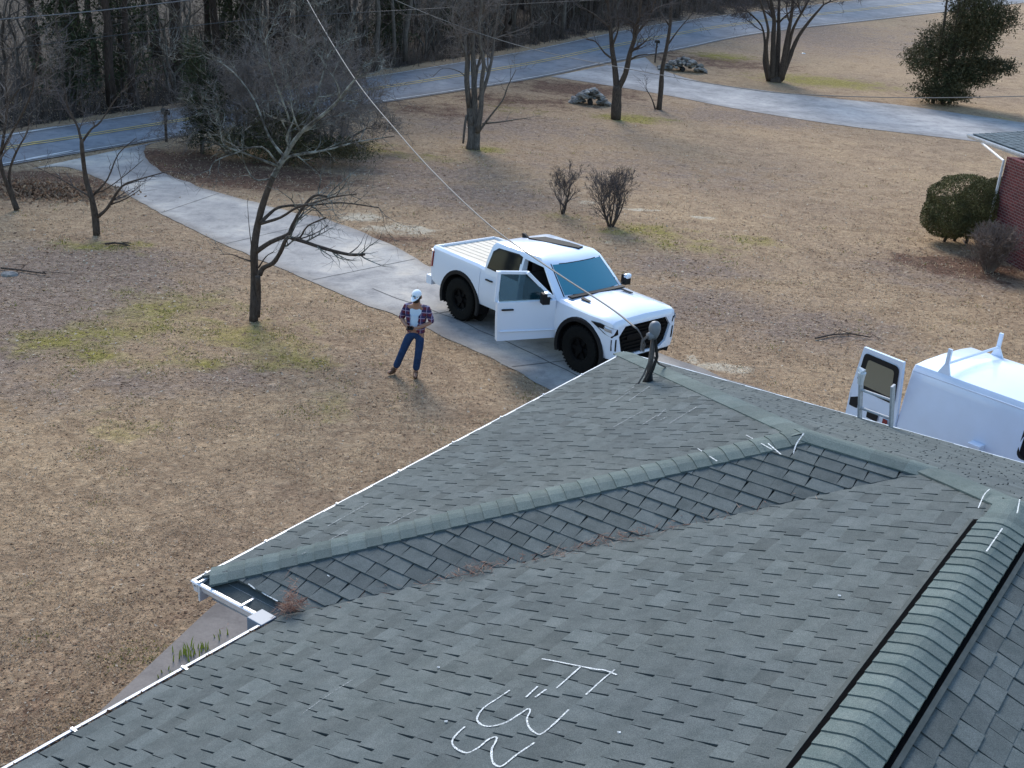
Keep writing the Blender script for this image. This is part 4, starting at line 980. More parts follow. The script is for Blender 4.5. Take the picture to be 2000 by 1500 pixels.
# ------------------------------------------------------------------ service mast with weatherhead
mb0 = Vector((1.60683198, 12.05950313, 3.085))
M['galv'] = noisy('galvanised_conduit', (0.06, 0.05, 0.048), (0.13, 0.115, 0.11), 20, 0.55, .1)
M['head'] = mat('weatherhead_grey', (0.14, 0.15, 0.17), 0.5)
mast = empty('service_mast', mb0); tag(mast, 'grey electric service mast with rounded weatherhead standing on the roof corner', 'service mast')
m_ = MB(); m_.tube([(0, 0, 0), (.0, .0, .30), (.0, 0, .60)], [.033, .032, .030], 12); m_.build('conduit', M['galv'], mast, smooth=True)
m_ = MB(); m_.tube([(0, 0, -.02), (0, 0, .05), (0, 0, .13)], [.075, .052, .038], 14); m_.build('rubber_boot', M['black_plastic'], mast, smooth=True)
m_ = MB(); 
qd = Vector((nE.x, nE.y, nE.z)); rot = Vector((0, 0, 1)).rotation_difference(nE).to_matrix()
m_.box(Vector((0, 0, .006)), (.30, .34, .006), rot); m_.build('flashing', M['head'], mast)
m_ = MB(); m_.tube([(0, 0, .56), (0, 0, .62), (.0, 0, .68), (0, 0, .73), (0, 0, .755), (0, 0, .765)], [.04, .062, .072, .062, .04, .01], 14); m_.tube([(0, 0, .60), (-.07, -.04, .585)], [.05, .045], 10); m_.build('weatherhead', M['head'], mast, smooth=True)
for k in range(3):
    m_ = MB(); a = k * .5; m_.tube([(-.07, -.04 + k * .02, .585), (-.13, -.04 + .03 * k, .52), (-.10 - .02 * k, -.05, .40), (-.09, -.02 + .03 * k, .47), (-.16, .02, .60), (-.2, .05 + .01 * k, .64)], .009, 5); m_.build('drip_loop', M['galv'], mast)
m_ = MB(); m_.tube([(0, 0, .36), (.14, .28, .14), (.2768, .6486, -.03)], .012, 6); m_.build('brace', M['galv'], mast)
m_ = MB(); m_.tube([(-.02, -.05, .30), (-.07, -.06, .12), (-.12, -.07, .01), (-.16, -.10, -.015)], .011, 5); m_.build('ground_wire', M['galv'], mast)
m_ = MB(); m_.tube([(.02, -.045, .55), (.06, -.05, .35), (.03, -.06, .2), (-.02, -.06, .05)], .02, 6); m_.build('cable', M['black_plastic'], mast)

def wire(name, pts, r, m, label, cat='wire'):
    Q = [Vector(p) for p in pts]; Q = [Q[0] * 2 - Q[1]] + Q + [Q[-1] * 2 - Q[-2]]; out = []
    for i in range(1, len(Q) - 2):
        for k in range(8):
            t = k / 8; a, b, c, d = Q[i - 1:i + 3]; out.append(0.5 * ((2 * b) + (c - a) * t + (2 * a - 5 * b + 4 * c - d) * t * t + (3 * b - a - 3 * c + d) * t ** 3))
    out.append(Q[-2]); mb = MB(); mb.tube(out, r, 6); o = mb.build(name, m, smooth=True); tag(o, label, cat); return o
M['wire_pale'] = mat('pale_cable', (0.19, 0.175, 0.165), .7); M['wire_dark'] = mat('dark_cable', (0.05, 0.048, 0.05), .6); M['wire_grey'] = mat('grey_cable', (0.15, 0.145, 0.15), .8)
wire('service_cable', [mb0 + Vector((-.2, .05, .64)), at_y(1190, 600, 12.9), at_y(1080, 528, 14.6), at_y(960, 443, 17.2), at_y(860, 350, 19.8), at_y(780, 262, 22.4), at_y(690, 150, 26), at_y(600, 0, 31), at_y(560, -90, 34)], .012, M['wire_pale'], 'thick pale service cable running from the roof mast up over the pickup truck', 'cable')
wire('power_line', [at_y(-120, 50, 40), at_y(0, 38, 41), at_y(200, 20, 43), at_y(420, -6, 46)], .020, M['wire_grey'], 'pale overhead line crossing the top left corner in front of the woods')
wire('power_line', [at_y(-120, 108, 44), at_y(0, 97, 45), at_y(250, 66, 47), at_y(520, 36, 50), at_y(900, 14, 55), at_y(1400, -12, 62)], .016, M['wire_dark'], 'dark overhead line sagging in front of the woods beyond the road')
wire('power_line', [at_y(700, -40, 48), at_y(772, 0, 46), at_y(900, 52, 43.5), at_y(1040, 96, 41), at_y(1240, 137, 38), at_y(1420, 168, 36), at_y(1560, 184, 35), at_y(1800, 191, 34), at_y(2080, 186, 32)], .013, M['wire_pale'], 'thin pale wire sagging across the trees to the neighbouring house on the right')

# ------------------------------------------------------------------ neighbouring brick house at the right edge
nb = empty('neighbour_house', (14.0, 32.0, 0)); tag(nb, 'red brick house with grey gutter at the right edge beside the clipped bush', 'house')
ninv = Matrix.Translation(-Vector(nb.location))
def nbuild(mb, name, m, **k):
    o = mb.build(name, m, **k); o.parent = nb; o.matrix_parent_inverse = ninv; return o
c0 = at(1924, 488); c0.z = 0; ze = 3.06
e0 = at(1897, 262, z=ze); e1 = at(2000, 299, z=ze); d1 = (e1 - e0).normalized(); d2 = Vector((-d1.y, d1.x, 0)); d2 = d2 if d2.y > 0 else -d2
for (dd, Lw, off_) in ((d1, 9.0, 0), (d2, 11.0, 0)):
    wo = MB(); wo.add([(0, 0, -.5), (Lw, 0, -.5), (Lw, 0, 2.94), (0, 0, 2.94), (0, .2, -.5), (Lw, .2, -.5), (Lw, .2, 2.94), (0, .2, 2.94)] if dd is d1 else [(0, -.2, -.5), (Lw, -.2, -.5), (Lw, -.2, 2.94), (0, -.2, 2.94), (0, 0, -.5), (Lw, 0, -.5), (Lw, 0, 2.94), (0, 0, 2.94)], [(0, 1, 2, 3), (7, 6, 5, 4), (0, 4, 5, 1), (3, 2, 6, 7), (0, 3, 7, 4), (1, 5, 6, 2)])
    o = wo.build('wall', M['brick'], fix=True); o.parent = nb; o.location = c0 - Vector(nb.location) + (d2 * 0 if dd is d1 else d2 * .202 * 1); o.rotation_euler = (0, 0, math.atan2(dd.y, dd.x))
pit = .30; Wn = 4.8
ea = e0; eb = e0 + d1 * 11; ec = e0 + d2 * 12
r0 = e0 + d1 * Wn + d2 * Wn + Zm * (pit * Wn); r1 = e0 + d1 * (11) + d2 * Wn + Zm * (pit * Wn)
n1 = pl(ea, eb, r0); n2 = pl(ea, ec, r0); r2 = e0 + d1 * Wn + d2 * 12 + Zm * (pit * Wn)
M['nshingle'] = shingle_material('blue_grey_shingle', (0.075, 0.10, 0.115), (0.12, 0.15, 0.165), 0.2)
nbuild(shingle_face([ea, eb, r1, r0], ea, d1, n1, seed=31, inset=.04, thick=(.006, .014)), 'roof_slope', M['nshingle'])
nbuild(shingle_face([ea, r0, r2, ec], ea, d2, n2, seed=32, inset=.04, thick=(.006, .014)), 'roof_slope', M['nshingle'])
mb = MB(); gz = -Zm * .02
for dd, oo, Lg in ((d1, -d2, 11), (d2, -d1, 12)):
    a = e0 + gz; prof = [(0.11, 0.0), (.10, -.05), (.06, -.12), (0, -.12), (0, .0), (.01, 0), (.012, -.10), (.05, -.10), (.09, -.04), (.10, 0)]
    k = len(prof); vs = [c + oo * x + Zm * z for c in (a - dd * .1, a + dd * Lg) for x, z in prof]
    mb = MB(); mb.add(vs, [[i, (i + 1) % k, (i + 1) % k + k, i + k] for i in range(k)] + [list(range(k))]); nbuild(mb, 'gutter', M['gutter'], fix=True)
mb = MB(); mb.box(Vector((0, 0, 0)), (1, 1, 1)) if False else None
sf = MB(); 
for poly in ([e0, e0 + d1 * 11, e0 + d1 * 11 + d2 * .9, e0 + d1 * .9 + d2 * .9], [e0, e0 + d1 * .9 + d2 * .9, e0 + d1 * .9 + d2 * 12, e0 + d2 * 12]):
    sf.prism([p - Zm * .10 for p in poly], (0, 0, -.015))
nbuild(sf, 'soffit', M['trim_white'], fix=True)
ds = MB(); p0 = c0 - d1 * .05 - d2 * .05; ds.box(p0 + Zm * 1.4, (.05, .06, 2.8), Matrix.Rotation(math.atan2(d1.y, d1.x), 3, 'Z')); ds.tube([p0 + Zm * 2.8, e0 + d1 * .3 + d2 * .1 - Zm * .12], .035, 6); nbuild(ds, 'downspout', M['gutter'])

# ================================================================== vegetation
class Tree:
    def __init__(s, name, label, base, bark, twig, group=None, cat='tree', seed=0):
        s.root = empty(name, base); tag(s.root, label, cat, group); s.base = Vector(base); s.t = MB(); s.b = MB(); s.bark = bark; s.twig = twig; s.r = random.Random(seed); s.minr = .004
    def grow(s, p, d, L, r, lvl, up=.12, wig=.18, kids=(2, 4), ang=(25, 55), sides=None, ratio=.62):
        rr = s.r; n = 5 if lvl > 1 else 4; pts = [Vector(p)]; rad = [r]; d = Vector(d).normalized(); seg = L / n
        for i in range(n):
            d = (d + Vector((rr.gauss(0, wig), rr.gauss(0, wig), rr.gauss(0, wig * .7) + up))).normalized(); pts.append(pts[-1] + d * seg); rad.append(r * (1 - .72 * (i + 1) / n))
        (s.t if lvl >= 3 else s.b).tube(pts, rad, {0: 3, 1: 3, 2: 4, 3: 6}.get(lvl, 7), cap=False)
        if lvl > 0: s.kids(pts, rad, L * ratio, lvl - 1, up, wig, kids, ang, ratio)
    def kids(s, pts, rad, L, lvl, up, wig, kids, ang, ratio=.62, start=1):
        rr = s.r
        for i in range(start, len(pts)):
            t = (pts[min(i + 1, len(pts) - 1)] - pts[i - 1]).normalized()
            k = rr.randint(*kids) if i == len(pts) - 1 else rr.choice((0, 1, 1, 2)) if kids[1] > 2 else rr.choice((0, 1))
            for _ in range(k):
                a = R_(rr.uniform(*ang)); q = t.orthogonal().normalized(); q.rotate(Quaternion(t, rr.uniform(0, 6.283))); dd = t * math.cos(a) + q * math.sin(a)
                s.grow(pts[i], dd, L * rr.uniform(.6, 1.15), max(s.minr, rad[i] * .62), lvl, up, wig, kids, ang, ratio=ratio)
    def limb(s, pix, r0, r1, y, dys=None, lvl=1, L=.5, up=.05, wig=.2, kids=(2, 3), ang=(25, 60), start=2, mb=None, sides=8):
        """limb given where it is seen; the depth wanders so the tree is round"""
        pts = []; dy = 0.0
        for i, (px, py) in enumerate(pix):
            dd = (dys[i] if dys else dy); pts.append(at_y(px, py, y + dd) - s.base); dy += s.r.gauss(0, .10) * (1 if i else 0)
        n = len(pts); Q = [pts[0] * 2 - pts[1]] + pts + [pts[-1] * 2 - pts[-2]]; out = []; rad = []
        for i in range(1, n):
            for k in range(3):
                t = k / 3; a, b, c, d = Q[i - 1:i + 3]; out.append(0.5 * ((2 * b) + (c - a) * t + (2 * a - 5 * b + 4 * c - d) * t * t + (3 * b - a - 3 * c + d) * t ** 3))
        out.append(pts[-1]); rad = [r0 + (r1 - r0) * (i / (len(out) - 1)) ** .8 for i in range(len(out))]
        rad = [q * s.r.uniform(.94, 1.08) for q in rad]
        (mb or s.t).tube(out, rad, sides)
        if lvl >= 0 and L > 0: s.kids(out[::2], rad[::2], L, lvl, up, wig, kids, ang, start=start)
        return out
    def done(s, nt='trunk', nb_='branches'):
        if s.t.v: s.t.build(nt, s.bark, s.root, smooth=True)
        if s.b.v: s.b.build(nb_, s.twig, s.root)
        return s.root
def zz(lst, ox, oy, k): return [(ox + x / k, oy + y / k) for x, y in lst]
q1 = lambda l: zz(l, 380, 300, 4.1675)
b1 = at(495, 626); t = Tree('bare_tree', 'bare young tree with a leaning trunk and lichened limbs nearest the man', b1, M['bark'], M['lichen'], seed=3); y1 = b1.y
t.limb(q1([(480, 1370), (488, 1200), (490, 1000), (485, 800), (510, 600), (560, 400), (640, 180)]), .102, .060, y1, lvl=-1, L=0, sides=10)
t.limb(q1([(512, 1330), (520, 1150), (515, 1000)]), .055, .055, y1, lvl=-1, L=0)
t.limb(q1([(500, 800), (620, 720), (760, 660), (790, 600), (860, 470), (970, 345), (1080, 350)]), .055, .022, y1, L=.9, lvl=1, start=4)
t.limb(q1([(530, 990), (560, 930), (640, 890), (700, 800), (750, 690), (800, 690), (900, 720), (1050, 770), (1250, 820), (1385, 820)]), .055, .030, y1, dys=[0, 0, -.1, -.2, -.3, -.4, -.5, -.6, -.7, -.8], L=.55, lvl=1, start=5)
t.limb(q1([(540, 560), (600, 500), (680, 440), (810, 420), (950, 420), (1200, 400), (1500, 440)]), .045, .012, y1, dys=[0, .1, .2, .4, .6, .8, 1.0], L=.8, lvl=1, start=4)
t.limb(q1([(540, 570), (700, 520), (830, 440), (970, 400), (1150, 350), (1320, 330)]), .035, .010, y1, dys=[0, -.1, -.3, -.4, -.6, -.8], L=.8, lvl=1, start=4)
t.limb(q1([(790, 690), (860, 680), (920, 590), (1070, 520)]), .025, .014, y1, dys=[-.3, -.4, -.6, -.8], L=.4, lvl=1)
t.limb(q1([(760, 690), (870, 690), (1000, 640), (1090, 580)]), .02, .008, y1, dys=[-.3, -.2, 0, .1], L=.6, lvl=1)
t.limb(q1([(470, 880), (380, 850), (300, 820), (210, 820)]), .02, .006, y1, L=.5, lvl=1)
t.limb(q1([(470, 820), (445, 600), (430, 400)]), .012, .004, y1, L=.2, lvl=0)
t.limb(q1([(520, 930), (580, 840), (640, 800)]), .018, .008, y1, L=.4, lvl=1)
z5 = lambda l: zz(l, 0, 0, 2.857)
L5 = t.limb(z5([(1525, 985), (1590, 870), (1680, 740), (1850, 600), (1950, 480), (2000, 420)]), .060, .013, y1, dys=[0, 0, -.1, -.3, -.5, -.6], L=.9, lvl=2, start=2, mb=t.b)
t.limb(z5([(1560, 930), (1610, 875), (1750, 850), (1850, 830), (2000, 790), (2200, 760)]), .036, .009, y1, dys=[0, .1, .3, .5, .7, .9], L=.6, lvl=1, mb=t.b)
t.limb(z5([(1560, 930), (1480, 900), (1350, 850), (1250, 810), (1230, 720)]), .035, .01, y1, dys=[0, -.2, -.4, -.6, -.7], L=.8, lvl=2, mb=t.b)
t.limb(z5([(1590, 880), (1500, 760), (1420, 560), (1300, 400), (1150, 300)]), .030, .006, y1, dys=[0, .2, .4, .7, .9], L=1.0, lvl=2, mb=t.b)
t.limb(z5([(1600, 870), (1620, 700), (1560, 520), (1500, 350), (1480, 220)]), .030, .006, y1, dys=[0, .1, -.1, -.3, -.5], L=1.0, lvl=2, mb=t.b)
t.limb(z5([(1690, 735), (1750, 600), (1800, 420), (1830, 300)]), .03, .008, y1, dys=[0, .2, .4, .5], L=.8, lvl=2, mb=t.b)
t.limb(z5([(1500, 1000), (1420, 1000), (1360, 900), (1350, 780)]), .02, .006, y1, L=.5, lvl=1, mb=t.b)
t.limb(z5([(1560, 930), (1460, 820), (1300, 860), (1200, 900), (1170, 950)]), .025, .006, y1, dys=[0, -.3, -.6, -.8, -.9], L=.5, lvl=1, mb=t.b)
t.done()
b2 = at(188, 459); t = Tree('bare_tree', 'small bare tree with spreading limbs left of the driveway', b2, M['bark'], M['twig'], seed=5); y2 = b2.y
t.limb(z5([(540, 1315), (530, 1200), (510, 1100), (480, 1000), (460, 850), (455, 780)]), .10, .045, y2, lvl=-1, L=0, sides=9)
t.limb(z5([(455, 790), (430, 700), (380, 600), (360, 480)]), .04, .012, y2, L=.9, lvl=2, start=1); t.limb(z5([(460, 790), (510, 720), (560, 680), (640, 560), (740, 440)]), .035, .008, y2, L=.8, lvl=2)
t.limb(z5([(545, 1210), (600, 1160), (680, 1040), (780, 1000), (920, 960)]), .05, .012, y2, dys=[0, -.1, -.3, -.5, -.7], L=.8, lvl=1); t.limb(z5([(520, 1090), (600, 1000), (660, 860), (760, 770)]), .03, .008, y2, L=.8, lvl=1)
t.limb(z5([(510, 1100), (440, 1060), (340, 1000), (200, 930)]), .035, .008, y2, dys=[0, .2, .4, .5], L=.7, lvl=1); t.limb(z5([(620, 1140), (700, 1110), (780, 1060)]), .025, .008, y2, L=.5, lvl=1); t.limb(z5([(530, 1080), (600, 1050), (720, 960), (800, 890)]), .02, .006, y2, L=.5, lvl=1)
t.done()
b3 = at(32, 411); t = Tree('bare_tree', 'slender forked bare tree at the left edge of the yard', b3, M['bark'], M['twig_pale'], seed=6); y3 = b3.y
t.limb(z5([(95, 1170), (60, 1080), (20, 980), (-20, 850)]), .09, .04, y3, L=1.0, lvl=2, start=3); t.limb(z5([(80, 1120), (50, 980), (90, 850), (150, 740), (165, 640)]), .05, .012, y3, L=1.0, lvl=2, start=3)
t.limb(z5([(20, 980), (-30, 700), (60, 560), (130, 470), (230, 380)]), .05, .01, y3, dys=[0, .2, .3, .4, .5], L=1.2, lvl=2); t.limb(z5([(0, 900), (40, 600), (30, 400), (80, 250)]), .05, .01, y3, L=1.3, lvl=2, start=1); t.limb(z5([(0, 860), (160, 560), (200, 380), (230, 240)]), .035, .01, y3, dys=[0, -.4, -.8, -1], L=1.1, lvl=2)
t.done()
z6 = lambda l: zz(l, 600, 0, 2.857)
# multi-stemmed tree in the middle
b4 = at(920, 291); t = Tree('multi_trunk_tree', 'tall bare tree with many upright trunks in the middle of the yard', b4, M['bark_grey'], M['twig_pale'], seed=8); t.minr = .007; y4 = b4.y
t.limb(z6([(905, 838), (915, 760), (905, 600), (890, 450), (895, 320), (880, 150), (870, -50), (850, -300)]), .17, .05, y4, L=1.35, lvl=3, start=6, sides=9)
t.limb(z6([(940, 838), (945, 740), (935, 600), (930, 430), (925, 300), (920, 100), (915, -150), (910, -420)]), .17, .05, y4, dys=[0, .1, .2, .3, .4, .5, .6, .7], L=1.35, lvl=3, start=6)
t.limb(z6([(950, 740), (970, 600), (975, 450), (985, 350), (960, 200), (975, 0), (990, -250)]), .12, .04, y4, dys=[0, -.1, -.2, -.4, -.5, -.6, -.7], L=1.3, lvl=3, start=6)
t.limb(z6([(960, 560), (1000, 450), (1030, 330), (1050, 150), (1080, -60)]), .09, .03, y4, dys=[0, .2, .4, .6, .8], L=1.4, lvl=2, start=2); t.limb(z6([(900, 600), (890, 350), (860, 240), (790, 150), (680, 80)]), .07, .02, y4, dys=[0, -.3, -.6, -.9, -1.2], L=1.2, lvl=2, start=2)
t.limb(z6([(955, 740), (1020, 650), (1090, 560), (1120, 480), (1165, 390)]), .055, .012, y4, dys=[0, -.3, -.6, -.8, -1.0], L=1.0, lvl=1); t.limb(z6([(980, 690), (1080, 680), (1160, 668), (1230, 658)]), .04, .012, y4, dys=[0, -.6, -1.0, -1.3], L=.5, lvl=1)
t.limb(z6([(915, 700), (930, 560), (950, 380), (1000, 200), (1010, 20)]), .08, .03, y4, dys=[0, .3, .6, .9, 1.2], L=1.3, lvl=2, start=3); t.limb(z6([(890, 640), (880, 700), (870, 800)][::-1]), .04, .05, y4, lvl=-1, L=0)
t.limb(z6([(900, 450), (850, 400), (760, 380), (700, 430)]), .025, .008, y4, L=.7, lvl=1); t.done()
# forked tree by the second driveway
b5 = at(1205, 233); t = Tree('forked_tree', 'dark bare tree forking in a V beside the neighbour driveway', b5, M['bark'], M['twig'], seed=9); t.minr = .008; y5 = b5.y; z7 = lambda l: zz(l, 1100, 0, 2.222)
t.limb(z7([(228, 518), (232, 430), (235, 370)]), .27, .22, y5, lvl=-1, L=0, sides=10)
t.limb(z7([(232, 385), (225, 300), (212, 210), (205, 120), (195, 20), (190, -100)]), .16, .06, y5, dys=[0, .1, .2, .3, .4, .5], L=1.7, lvl=3, start=3); t.limb(z7([(236, 390), (270, 320), (290, 230), (315, 150), (330, 60), (345, -60)]), .16, .06, y5, dys=[0, -.1, -.3, -.4, -.5, -.6], L=1.7, lvl=3, start=3)
t.limb(z7([(222, 260), (180, 230), (140, 180), (100, 170)]), .06, .015, y5, L=1.3, lvl=1); t.limb(z7([(285, 262), (330, 240), (400, 235)]), .06, .015, y5, L=1.2, lvl=1)
t.limb(z7([(315, 150), (370, 80), (400, 0), (430, -90)]), .07, .02, y5, L=1.8, lvl=2); t.limb(z7([(212, 200), (240, 120), (230, 20)]), .06, .02, y5, L=1.6, lvl=2); t.limb(z7([(205, 120), (130, 60), (60, 20)]), .06, .02, y5, L=1.8, lvl=2); t.done()
b6 = at(1286, 214); t = Tree('slim_tree', 'slim bare tree just right of the forked tree with a small sapling at its foot', b6, M['bark'], M['twig'], seed=10); t.minr = .008; y6 = b6.y
t.limb(z7([(415, 478), (425, 380), (430, 300), (450, 200), (465, 100), (470, 0), (480, -90)]), .15, .05, y6, L=1.4, lvl=3, start=8); t.limb(z7([(400, 475), (385, 430), (360, 385)]), .05, .015, y6, L=.9, lvl=1); t.limb(z7([(450, 200), (500, 130), (560, 60)]), .05, .015, y6, L=1.4, lvl=2); t.limb(z7([(460, 110), (420, 50), (390, -20)]), .05, .015, y6, L=1.5, lvl=2); t.done()
b7 = at(1516, 160); t = Tree('vase_tree', 'large bare tree with a fan of thick trunks on the far lawn', b7, M['bark'], M['twig'], seed=12); y7 = b7.y; t.minr = .011
for k, (pts, r) in enumerate([([(895, 348), (885, 280), (882, 200), (890, 130), (870, 50), (840, -40)], .13), ([(905, 350), (910, 260), (912, 160), (915, 80), (900, 0), (880, -90)], .19), ([(925, 352), (930, 250), (935, 150), (935, 70), (940, -60)], .19), ([(940, 350), (960, 240), (975, 150), (990, 70), (1000, -40)], .19), ([(945, 345), (985, 240), (1020, 160), (1070, 90), (1130, 20)], .17), ([(890, 350), (872, 270), (875, 190), (860, 110), (800, 50)], .11), ([(950, 345), (975, 220), (1000, 120), (1050, 30), (1090, -50)], .13)]):
    t.limb(z7(pts), r * 1.15, r * .35, y7, dys=[0] + [(.35 * (k % 3 - 1)) * (j + 1) for j in range(len(pts) - 1)], L=2.1, lvl=3, start=4, wig=.17)
t.limb(z7([(895, 352), (915, 356), (945, 350)]), .3, .3, y7, lvl=-1, L=0); t.done()
# the thin leafless shrubs
for i, (px, py, seed, stems, hh_, lab) in enumerate(((1098, 418, 21, 3, 1.75, 'small bare shrub with one thick stem, left of the pair behind the truck'), (1193, 442, 22, 9, 1.9, 'rounder bare shrub with many stems, right of the pair behind the truck'))):
    b = at(px, py); t = Tree('bare_shrub', lab, b, M['bark'], M['twig_pale'] if False else M['twig'], cat='shrub', seed=seed)
    t.minr = .005
    for k in range(stems):
        a = 2 * math.pi * k / stems + .3; sp = (.18, .50)[i]; d = Vector((math.cos(a) * sp, math.sin(a) * sp, 1)); t.grow((math.cos(a) * .05 * (i + .5), math.sin(a) * .05 * (i + .5), 0), d, hh_ * .50, .035 if i else (.06 if k == 0 else .02), 3, up=.05, wig=.13, kids=(3, 5), ang=(16, 46), ratio=.56)
    t.done('stems', 'twigs')

def foliage(name, blobs, n, size, m, parent, seed=0, shell=.55, flat=.5, outw=1.2, lump=.16):
    """many small leaf clumps filling uneven blobs; blobs: (centre, (rx,ry,rz), weight)"""
    r = np.random.default_rng(seed); wts = np.array([b[2] for b in blobs], float); wts /= wts.sum(); C_ = []; SH = []; D_ = []
    for (c, rad, _), k in zip(blobs, r.multinomial(n, wts)):
        d = r.normal(size=(k, 3)); d /= np.linalg.norm(d, axis=1, keepdims=True); rr_ = shell + (1 - shell) * r.random((k, 1)) ** .6
        P = d * rr_ * np.array(rad); P *= 1 + lump * np.sin(d[:, :1] * 9 + c[0]) * np.cos(d[:, 2:3] * 8 + c[1]) + lump * .8 * np.sin(d[:, 1:2] * 17 + c[2] * 5) * np.cos(d[:, :1] * 15); D_.append(d); C_.append(P + np.array(c)); SH.append(r.uniform(-.4, .4) + r.normal(size=k) * .4)
    P = np.concatenate(C_); S = np.clip(np.concatenate(SH), -1, 1); k = len(P); u = r.normal(size=(k, 3)) + np.concatenate(D_) * outw; u /= np.linalg.norm(u, axis=1, keepdims=True); v = np.cross(u, r.normal(size=(k, 3))); v /= np.linalg.norm(v, axis=1, keepdims=True)
    s_ = size * r.uniform(.5, 1.4, (k, 1)); V_ = np.stack([P - u * s_, P + v * s_ * flat, P + u * s_, P - v * s_ * flat], 1).reshape(-1, 3)
    o = fast_mesh(name, V_, 4, np.arange(k * 4).reshape(-1, 4), m, S); o.parent = parent; return o
def evergreen(name, label, base, blobs, n, size, m, seed, cat='shrub', trunk=None, group=None, **kw):
    r = empty(name, base); tag(r, label, cat, group); foliage('foliage', blobs, n, size, m, r, seed, **kw)
    tb = MB(); 
    for tr in (trunk or [((0, 0, 0), (0, 0, max(b[0][2] for b in blobs) * .8), .08)]):
        tb.tube([tr[0], tuple((Vector(tr[0]) + Vector(tr[1])) / 2 + Vector((.04, 0, 0))), tr[1]], [tr[2], tr[2] * .8, tr[2] * .4], 6)
    rr = random.Random(seed)
    for k in range(14):
        b = rr.choice(blobs); c = Vector(b[0]); e = c + Vector([rr.uniform(-.8, .8) * q for q in b[1]]); s0 = Vector((0, 0, c.z * rr.uniform(.2, .8))); tb.tube([s0, s0.lerp(e, .5) + Vector((0, 0, .1)), e], [.035, .02, .008], 4)
    tb.build('stems', M['bark'], r); return r
# clipped evergreen by the neighbour house, the one behind it and the bare twiggy bush
bb = at(1868, 474); evergreen('clipped_bush', 'big rounded clipped evergreen bush beside the brick wall', bb, [((0, 0, 1.25), (1.22, 1.1, .92), 4), ((-.45, -.1, .82), (.88, .85, .66), 1.6), ((.75, -.1, 1.2), (1.05, .85, .92), 2.0), ((0, -.2, .75), (1.2, 1.0, .5), 1.2)], 60000, .026, M['hedge'], 41, 'bush', [((-.4, 0, 0), (-.2, 0, .8), .05), ((.3, 0, 0), (.3, 0, .8), .05), ((.0, .2, 0), (0, .2, .8), .05), ((.7, -.3, 0), (.6, 0, .8), .04)], shell=.86, lump=.045, outw=.4)
evergreen('clipped_bush', 'evergreen bush half hidden behind the big clipped bush at the brick wall', (bb.x + 1.45, bb.y + 1.5, 0), [((0, 0, 1.15), (.95, .9, .62), 2), ((.8, .5, 1.25), (.9, .9, .70), 1.5), ((0, 0, .7), (.8, .8, .5), 1)], 26000, .030, M['hedge'], 42, 'bush', shell=.84, lump=.05, outw=.4)
M['twig_tan'] = noisy('tan_twig_bark', (0.13, 0.095, 0.08), (0.26, 0.20, 0.165), 2.5, 0.95, 0)
tb = at(1931, 530); t = Tree('twiggy_bush', 'pale leafless rounded bush in front of the brick wall', tb, M['twig_tan'], M['twig_tan'], cat='bush', seed=43); t.minr = .006
for k in range(60):
    a = 2.4 * k; sp = .06 + .60 * ((k * 7) % 10) / 10; t.grow((math.cos(a) * .12, math.sin(a) * .12, 0), (math.cos(a) * sp, math.sin(a) * sp, 1), .80, .013, 3 if k % 3 == 0 else 2, up=.07, wig=.13, kids=(3, 4), ang=(14, 48), ratio=.52)
t.done('stems', 'twigs')
# evergreen with brown tips on the right, with bare trunks inside
be = at(1838, 203); eb_ = [((.6, 0, 2.8), (1.9, 1.5, 1.9), 3), ((.9, 0, 5.0), (1.7, 1.3, 1.6), 2), ((0, 0, 1.3), (1.9, 1.5, 1.1), 2), ((-1.7, 0, 2.6), (1.1, 1.0, .9), 1.2), ((1.6, 0, 2.0), (1.5, 1.2, .9), 1.5), ((2.9, 0, 2.4), (1.1, .9, .5), .8), ((-.6, .3, 3.6), (1.4, 1.3, 1.0), 1.2), ((1.5, .2, 4.0), (1.3, 1.2, 1.1), 1.3), ((2.4, -.1, 5.1), (1.1, 1, .9), .9), ((.5, .1, 5.4), (1.3, 1.2, 1.1), 1.0), ((1.4, 0, 6.8), (1.1, 1, 1.1), .7), ((0, -.3, .6), (1.7, 1.4, .5), 1.2)]
ev = evergreen('evergreen_tree', 'broad evergreen with browned tips and bare trunks at the upper right', be, eb_, 62000, .075, M['needle_brown'], 44, 'tree', group=None, shell=.30, flat=.32, lump=.30, outw=1.0, trunk=[((-.5, 0, 0), (-.9, .2, 6.5), .12), ((.1, 0, 0), (.1, 0, 7.5), .15), ((.5, .1, 0), (1.0, 0, 6.5), .12), ((0, -.2, 0), (-.3, -.2, 6.8), .09)])
# thicket at the corner of the driveway and the road
bc = at(395, 300); evergreen('cedar', 'dark green cedar standing behind the mailbox at the road', bc, [((.1, 0, 1.2), (.75, .7, 1.0), 2), ((0, 0, 2.4), (.7, .6, .9), 2), ((-.2, 0, 3.4), (.45, .4, .8), 1), ((.6, 0, 1.7), (.6, .6, .8), 1)], 14000, .05, M['needle'], 45, 'tree', shell=.25, flat=.3, lump=.35)
bc2 = at(560, 322); evergreen('evergreen_thicket', 'low dark evergreen thicket spreading behind the nearest bare tree', bc2, [((0, 0, .6), (1.7, .9, .55), 2), ((-1.6, .3, .7), (1.0, .8, .6), 1.2), ((1.6, .2, .7), (1.1, .8, .5), 1), ((-.6, .3, 1.5), (.9, .7, .6), .8), ((2.4, .5, .6), (.9, .8, .45), .6), ((.5, .2, 1.5), (.7, .7, .6), .6)], 17000, .045, M['needle_brown'], 46, 'shrub', shell=.25, flat=.3, lump=.35)
